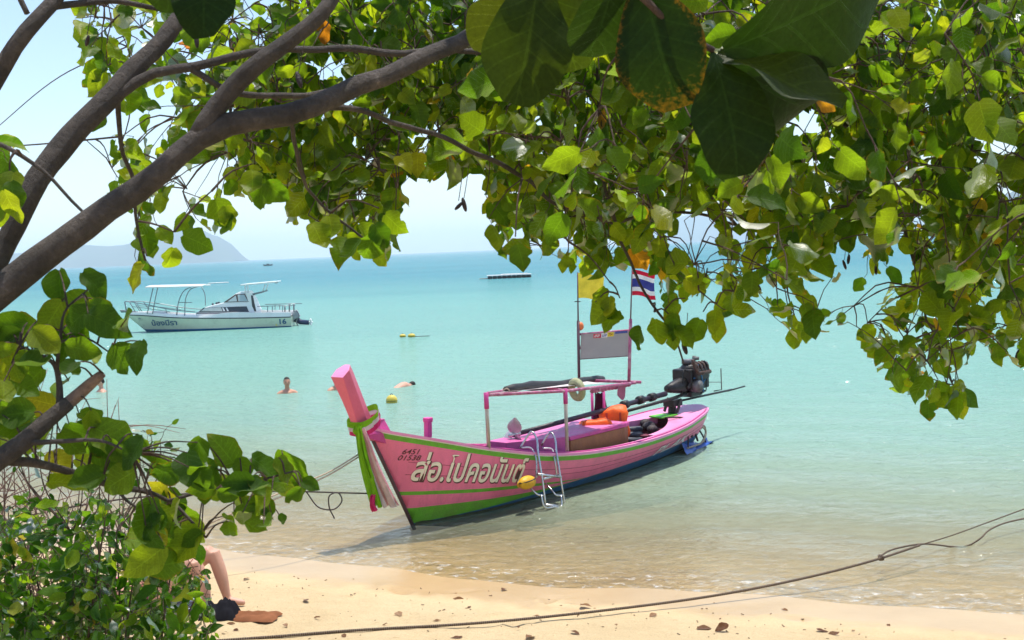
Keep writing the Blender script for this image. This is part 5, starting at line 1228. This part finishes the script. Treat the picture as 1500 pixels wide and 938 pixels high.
# ---- low broad-leaved shrub with a snapped stub
shr = empty('broadleaf_shrub', (-1.95, 2.75, sand_z(-1.95, 2.75)), label='low leafy shrub with a snapped pale stub reaching in', cat='shrub')
so_ = np.array(shr.location); WS = Wood(shr, BARK)
def zz(x, y, d): return atd(x / 1.712, 390 + y / 1.712, d)
WS.limb('stem', [so_ + np.array([0, 0, -.1]), so_ + np.array([.05, 0, .6]), zz(-110, 560, 2.85), zz(-20, 482, 2.9)], [.05, .045, .036, .030], 10, 18, rough=.015)
WS.limb('stem', [zz(-60, 520, 2.88), zz(0, 482, 2.9), zz(60, 445, 2.92), zz(120, 390, 2.95), zz(165, 345, 2.98)], [.026, .026, .024, .021, .019], 10, 18, rough=.012)
WS.limb('broken_stub', [zz(158, 352, 2.98), zz(200, 315, 3.0), zz(240, 282, 3.0), zz(259, 266, 3.0)], [.017, .016, .014, .011], 10, 10, rough=.008, mat=bark_mat('pale_bark', (.16, .10, .075), (.34, .23, .18)))
WS.limb('branch', [zz(-20, 482, 2.9), zz(60, 492, 2.95), zz(100, 500, 3.0), zz(200, 525, 3.05), zz(290, 555, 3.1), zz(380, 570, 3.15), zz(440, 592, 3.2), zz(490, 640, 3.2), zz(522, 682, 3.2)], [.014, .012, .011, .010, .009, .007, .005, .004, .003], 8, 36, rough=.012)
WS.limb('branch', [zz(420, 590, 3.18), zz(520, 562, 3.15), zz(640, 540, 3.1), zz(735, 515, 3.1)], [.005, .004, .0035, .002], 7, 16)
WS.limb('branch', [zz(290, 555, 3.1), zz(320, 590, 3.1), zz(348, 608, 3.1)], [.005, .004, .003], 7, 8)
WS.limb('branch', [zz(150, 350, 2.98), zz(148, 290, 3.0), zz(135, 245, 3.0), zz(100, 222, 3.0), zz(50, 200, 3.0)], [.010, .008, .006, .004, .002], 7, 16)
WS.limb('branch', [zz(142, 262, 3.0), zz(150, 190, 3.0), zz(165, 110, 3.0), zz(220, 60, 3.0)], [.006, .004, .003, .002], 7, 14)
WS.limb('branch', [zz(150, 190, 3.0), zz(210, 180, 3.0), zz(280, 220, 3.0)], [.004, .003, .002], 7, 10)
WS.limb('branch', [zz(60, 445, 2.92), zz(150, 440, 2.9), zz(260, 440, 2.9), zz(330, 470, 2.9)], [.008, .006, .004, .002], 7, 14)
SHL = leaf_mat('shrub_leaf', [(0, (.028, .075, .007)), (.35, (.048, .115, .009)), (.65, (.08, .16, .012)), (.93, (.13, .20, .014)), (1, (.20, .19, .02))], tcol=3.0, edge=.2)
SL = Leaves('round', 14, SHL, 300)
SPOT = [(150,60,90),(180,100,100),(240,45,75),(265,140,95),(170,160,115),(55,160,105),(20,200,105),(120,190,85),(235,210,85),(305,235,90),(160,215,70),(175,262,55),(30,240,85),(75,290,85),(30,370,95),(60,310,75),(100,340,85),(10,320,70),(130,130,90),(90,250,80),(15,150,90),(150,300,60),
 (290,435,115),(230,395,75),(200,440,95),(110,430,95),(250,490,105),(310,510,105),(170,540,85),(330,470,85),(150,500,75),(60,400,85),(20,430,80),(215,540,80),(270,455,90),(300,480,95),
 (415,520,85),(410,572,85),(470,510,85),(500,495,95),(560,460,85),(610,515,65),(675,510,95),(740,510,112),(780,548,42),(690,560,85),(600,575,85),(640,610,85),(575,665,55),(625,645,85),(675,650,55),(455,630,95),(365,650,95),(420,670,85),(470,700,95),(365,740,105),(440,620,65),(530,520,75),(640,560,75),(560,550,75),(505,560,65),(715,545,80),(595,545,70),(655,590,70),(500,530,75),(400,640,80),(430,700,80),(350,690,70)]
for x, y, s_ in list(SPOT):
    for _ in range(RNG.integers(0, 3)): SPOT.append((x + RNG.normal() * 22, y + RNG.normal() * 22, s_ * RNG.uniform(.55, .9)))
smb = MB()
for x, y, s_ in SPOT:
    d = RNG.uniform(2.85, 3.3); c = zz(x, y, d); sz = s_ * 1.12 / 1.712 * d / FPX
    ax = unit(np.array([RNG.normal() * .8 + .15, RNG.normal() * .3, -.45 + RNG.normal() * .45])); b_ = c - ax * sz * .5
    SL.put(b_, ax, unit(rv() * .75 + np.array([0, -.9, .55])), sz)
    N_ = np.array(WS.nodes); a = N_[int(np.argmin(np.linalg.norm(N_ - b_, axis=1)))]
    smb.tube([a - so_, (a + b_) / 2 - so_ + np.array([0, 0, .015]), b_ - so_], [.003, .0022, .0015], 5, seg=6, cap=False)
smb.build('twigs', TWIG, shr)['kind'] = 'stuff'
SL.build(shr)

# ---- dense small-leaved bush and the bare twigs behind it
bx_ = atd(120, 1000, 6.1); bb = np.array([bx_[0], bx_[1], sand_z(bx_[0], bx_[1])])
bush = empty('dense_bush', bb, label='dense green small-leaved bush in front of the sunbather', cat='bush')
BLM = leaf_mat('bush_leaf', [(0, (.015, .055, .005)), (.4, (.032, .105, .007)), (.75, (.07, .165, .012)), (.95, (.14, .23, .02)), (1, (.22, .20, .03))], tcol=3.0, edge=.1, spot=.1)
BV = Leaves('pointed', 6, BLM, 700, nu=2, nv=5)
BUSH = [(-160, 720), (10, 700), (60, 735), (130, 720), (190, 765), (260, 775), (296, 806), (305, 850), (308, 890), (330, 945), (300, 1100), (-160, 1100)]
bmb = MB()
stems = []
for k in range(46):
    x = RNG.uniform(-120, 310); y = RNG.uniform(640, 900)
    if not inpoly(x, y, BUSH): continue
    d = RNG.uniform(5.4, 6.9); top = atd(x, y, d); base = bb + np.array([(top[0] - bb[0]) * .55 + RNG.normal() * .1, (top[1] - bb[1]) * .5 + RNG.normal() * .1, -.02]); base[2] = sand_z(base[0], base[1]) - .03
    arr = smoothpath([np.r_[base, .012], np.r_[(base * .45 + top * .55) + rv() * .1, .007], np.r_[top, .003]], 10)
    bmb.tube(arr[:, :3] - bb, arr[:, 3], 5, cap=False); stems.append(arr)
bok = lambda x, y: inpoly(x, y, BUSH)
cnt = 0
for arr in stems:
    for q in arr[2:]:
        for _ in range(2):
            cnt += sprig(q[:3] + rv() * .05, unit(rv() + np.array([0, 0, .35])), int(RNG.integers(4, 7)), .08, bok, .032, BV, bmb, bb, .0022, .35)
        x, y, kk = proj(q[:3])
for _ in range(270):
    x = RNG.uniform(-120, 330); y = RNG.uniform(775, 960) if RNG.random() < .8 else RNG.uniform(660, 800)
    if not inpoly(x, y, BUSH): continue
    p = atd(x, y, RNG.uniform(5.3, 6.9)); sprig(p, unit(rv() + np.array([0, 0, .3])), int(RNG.integers(3, 7)), .088, bok, .035, BV, bmb, bb, .002, .4)
# a few taller shoots
for x, y in ((205, 660), (235, 645), (222, 640), (30, 640), (60, 655), (145, 700), (175, 720), (100, 740), (120, 690), (20, 620)):
    p = atd(x, y + 40, 6.0); N_ = np.concatenate([a[:, :3] for a in stems]); a = N_[int(np.argmin(np.linalg.norm(N_ - p, axis=1)))]
    bmb.tube([a - bb, p - bb, atd(x, y, 6.0) - bb], [.004, .003, .0015], 5, seg=8, cap=False)
    for t_ in np.linspace(0, 1, 4): sprig(p + (atd(x, y, 6.0) - p) * t_, unit(rv() + np.array([0, 0, .3])), 3, .055, lambda *_: True, .03, BV, bmb, bb, .0018)
bmb.build('stems', TWIG, bush)['kind'] = 'stuff'
BV.build(bush)
dr = atd(60, 960, 7.4); db = np.array([dr[0], dr[1], sand_z(dr[0], dr[1])])
dry = empty('dry_brush', db, label='bare reddish twigs of dry brush behind the green bush', cat='brush')
DRYB = bark_mat('dry_twig', (.12, .06, .05), (.30, .18, .15))
for k in range(46):
    rr = random.Random(900 + k); x0 = rr.uniform(-160, 150); top = atd(rr.uniform(-80, 200), rr.uniform(500, 800), rr.uniform(6.8, 8.0)); base = atd(x0, 980, 7.4); base[2] = sand_z(base[0], base[1])
    mid = (base + top) / 2 + np.array([rr.uniform(-.25, .25), rr.uniform(-.2, .2), rr.uniform(0, .2)])
    m_ = MB(); arr = smoothpath([np.r_[base, .008], np.r_[mid, .005], np.r_[top, .0018]], 14); m_.tube(arr[:, :3] - db, arr[:, 3], 5)
    for _ in range(4):
        q = arr[rr.randrange(5, 14)]; e = q[:3] + np.array([rr.uniform(-.4, .5), rr.uniform(-.2, .2), rr.uniform(-.1, .35)])
        m_.tube([q[:3] - db, (q[:3] + e) / 2 - db + np.array([0, 0, .03]), e - db], [.0035, .0025, .0012], 4, seg=6)
    m_.build('bare_twig', DRYB, dry)

# ------------------------------------------------------------------ litter on the sand
DEAD = leaf_mat('dead_leaf', [(0, (.14, .06, .025)), (.5, (.28, .15, .07)), (1, (.42, .26, .14))], tcol=1.2, tmix=.25, edge=.2, tsh=(1.1, 1, .8))
dg = [leaf_geo(800 + i, 'almond', nu=4, nv=7) for i in range(5)]; dm = []
for g in dg:
    v = g[0].copy(); v[:, 2] = v[:, 2] * 1.6 + .9 * v[:, 0] ** 2 + .18 * (v[:, 1] - .5) ** 2
    v[:, 2] -= v[:, 2].min(); me = bpy.data.meshes.new('fallen_leaf'); me.from_pydata(v.tolist(), [], g[1]); me.materials.append(DEAD)
    uvl = me.uv_layers.new(name='UVMap'); idx = np.zeros(len(me.loops), int); me.loops.foreach_get('vertex_index', idx); uvl.data.foreach_set('uv', g[2][idx].ravel()); dm.append(me)
LIT = [(357, 851, .13), (359, 863, .14), (366, 861, .1), (447, 879, .13), (668, 869, .12), (664, 878, .15), (690, 888, .13), (735, 867, .12), (748, 868, .10), (586, 904, .15), (634, 911, .12), (697, 912, .12), (866, 892, .16), (872, 891, .12), (800, 885, .07), (848, 932, .14), (790, 901, .1), (560, 918, .12), (952, 905, .13), (1050, 884, .07), (1145, 893, .09), (1215, 928, .16), (1230, 929, .16), (1020, 923, .2), (1048, 926, .18), (770, 937, .18), (660, 935, .14), (620, 922, .1), (395, 908, .10), (1176, 907, .06), (470, 905, .09), (530, 890, .07), (600, 880, .05), (760, 920, .06), (900, 915, .07), (1300, 915, .08), (1390, 925, .08), (420, 920, .1), (440, 900, .07), (505, 935, .09), (345, 915, .12), (335, 930, .13), (350, 925, .1)]
for i, (x, y, s_) in enumerate(LIT):
    P = onsand(x, y); o = bpy.data.objects.new('fallen_leaf', dm[i % 5]); COL.objects.link(o); o.location = (P[0], P[1], P[2] - .004); o.rotation_euler = (RNG.normal() * .2, RNG.normal() * .2, RNG.uniform(0, 6.28)); o.scale = (s_ * .7, s_ * .7, s_ * .38)
    tag(o, 'curled brown dry leaf lying on the pale sand', 'leaf', 'dry leaves scattered over the beach')

chips = MB(); rr = random.Random(77)
for _ in range(320):
    t = rr.uniform(-1.5, 9.5); s_ = -.9 - abs(rr.gauss(0, 1.4)); P = SH0 + SN * s_ + ST * t; z = sand_z(P[0], P[1]); q = rr.uniform(0, PI); ln = rr.uniform(.006, .03); wd = rr.uniform(.003, .009)
    chips.box((P[0], P[1], z + .004), (ln, wd, .005), 0, Matrix.Rotation(q, 3, 'Z') @ Matrix.Rotation(rr.uniform(-.4, .4), 3, 'Y'))
tag(chips.build('debris', paint('debris_brown', (.16, .09, .05), .8, .5, 20)), 'tiny bark and shell chips strewn over the sand', 'debris', kind='stuff')

# ------------------------------------------------------------------ haze: the pale sea air
m, nt, out = newmat('sea_haze'); L = nt.links
pv = node(nt, 'ShaderNodeVolumePrincipled'); pv.inputs['Color'].default_value = (.85, .92, 1, 1); pv.inputs['Density'].default_value = 2.3e-4
pv.inputs['Anisotropy'].default_value = 0.0
L.new(pv.outputs[0], out.inputs['Volume'])
hb = MB().box((1500, 3450, 84), (18400, 14400, 188)).build('haze', m)
tag(hb, kind='stuff')
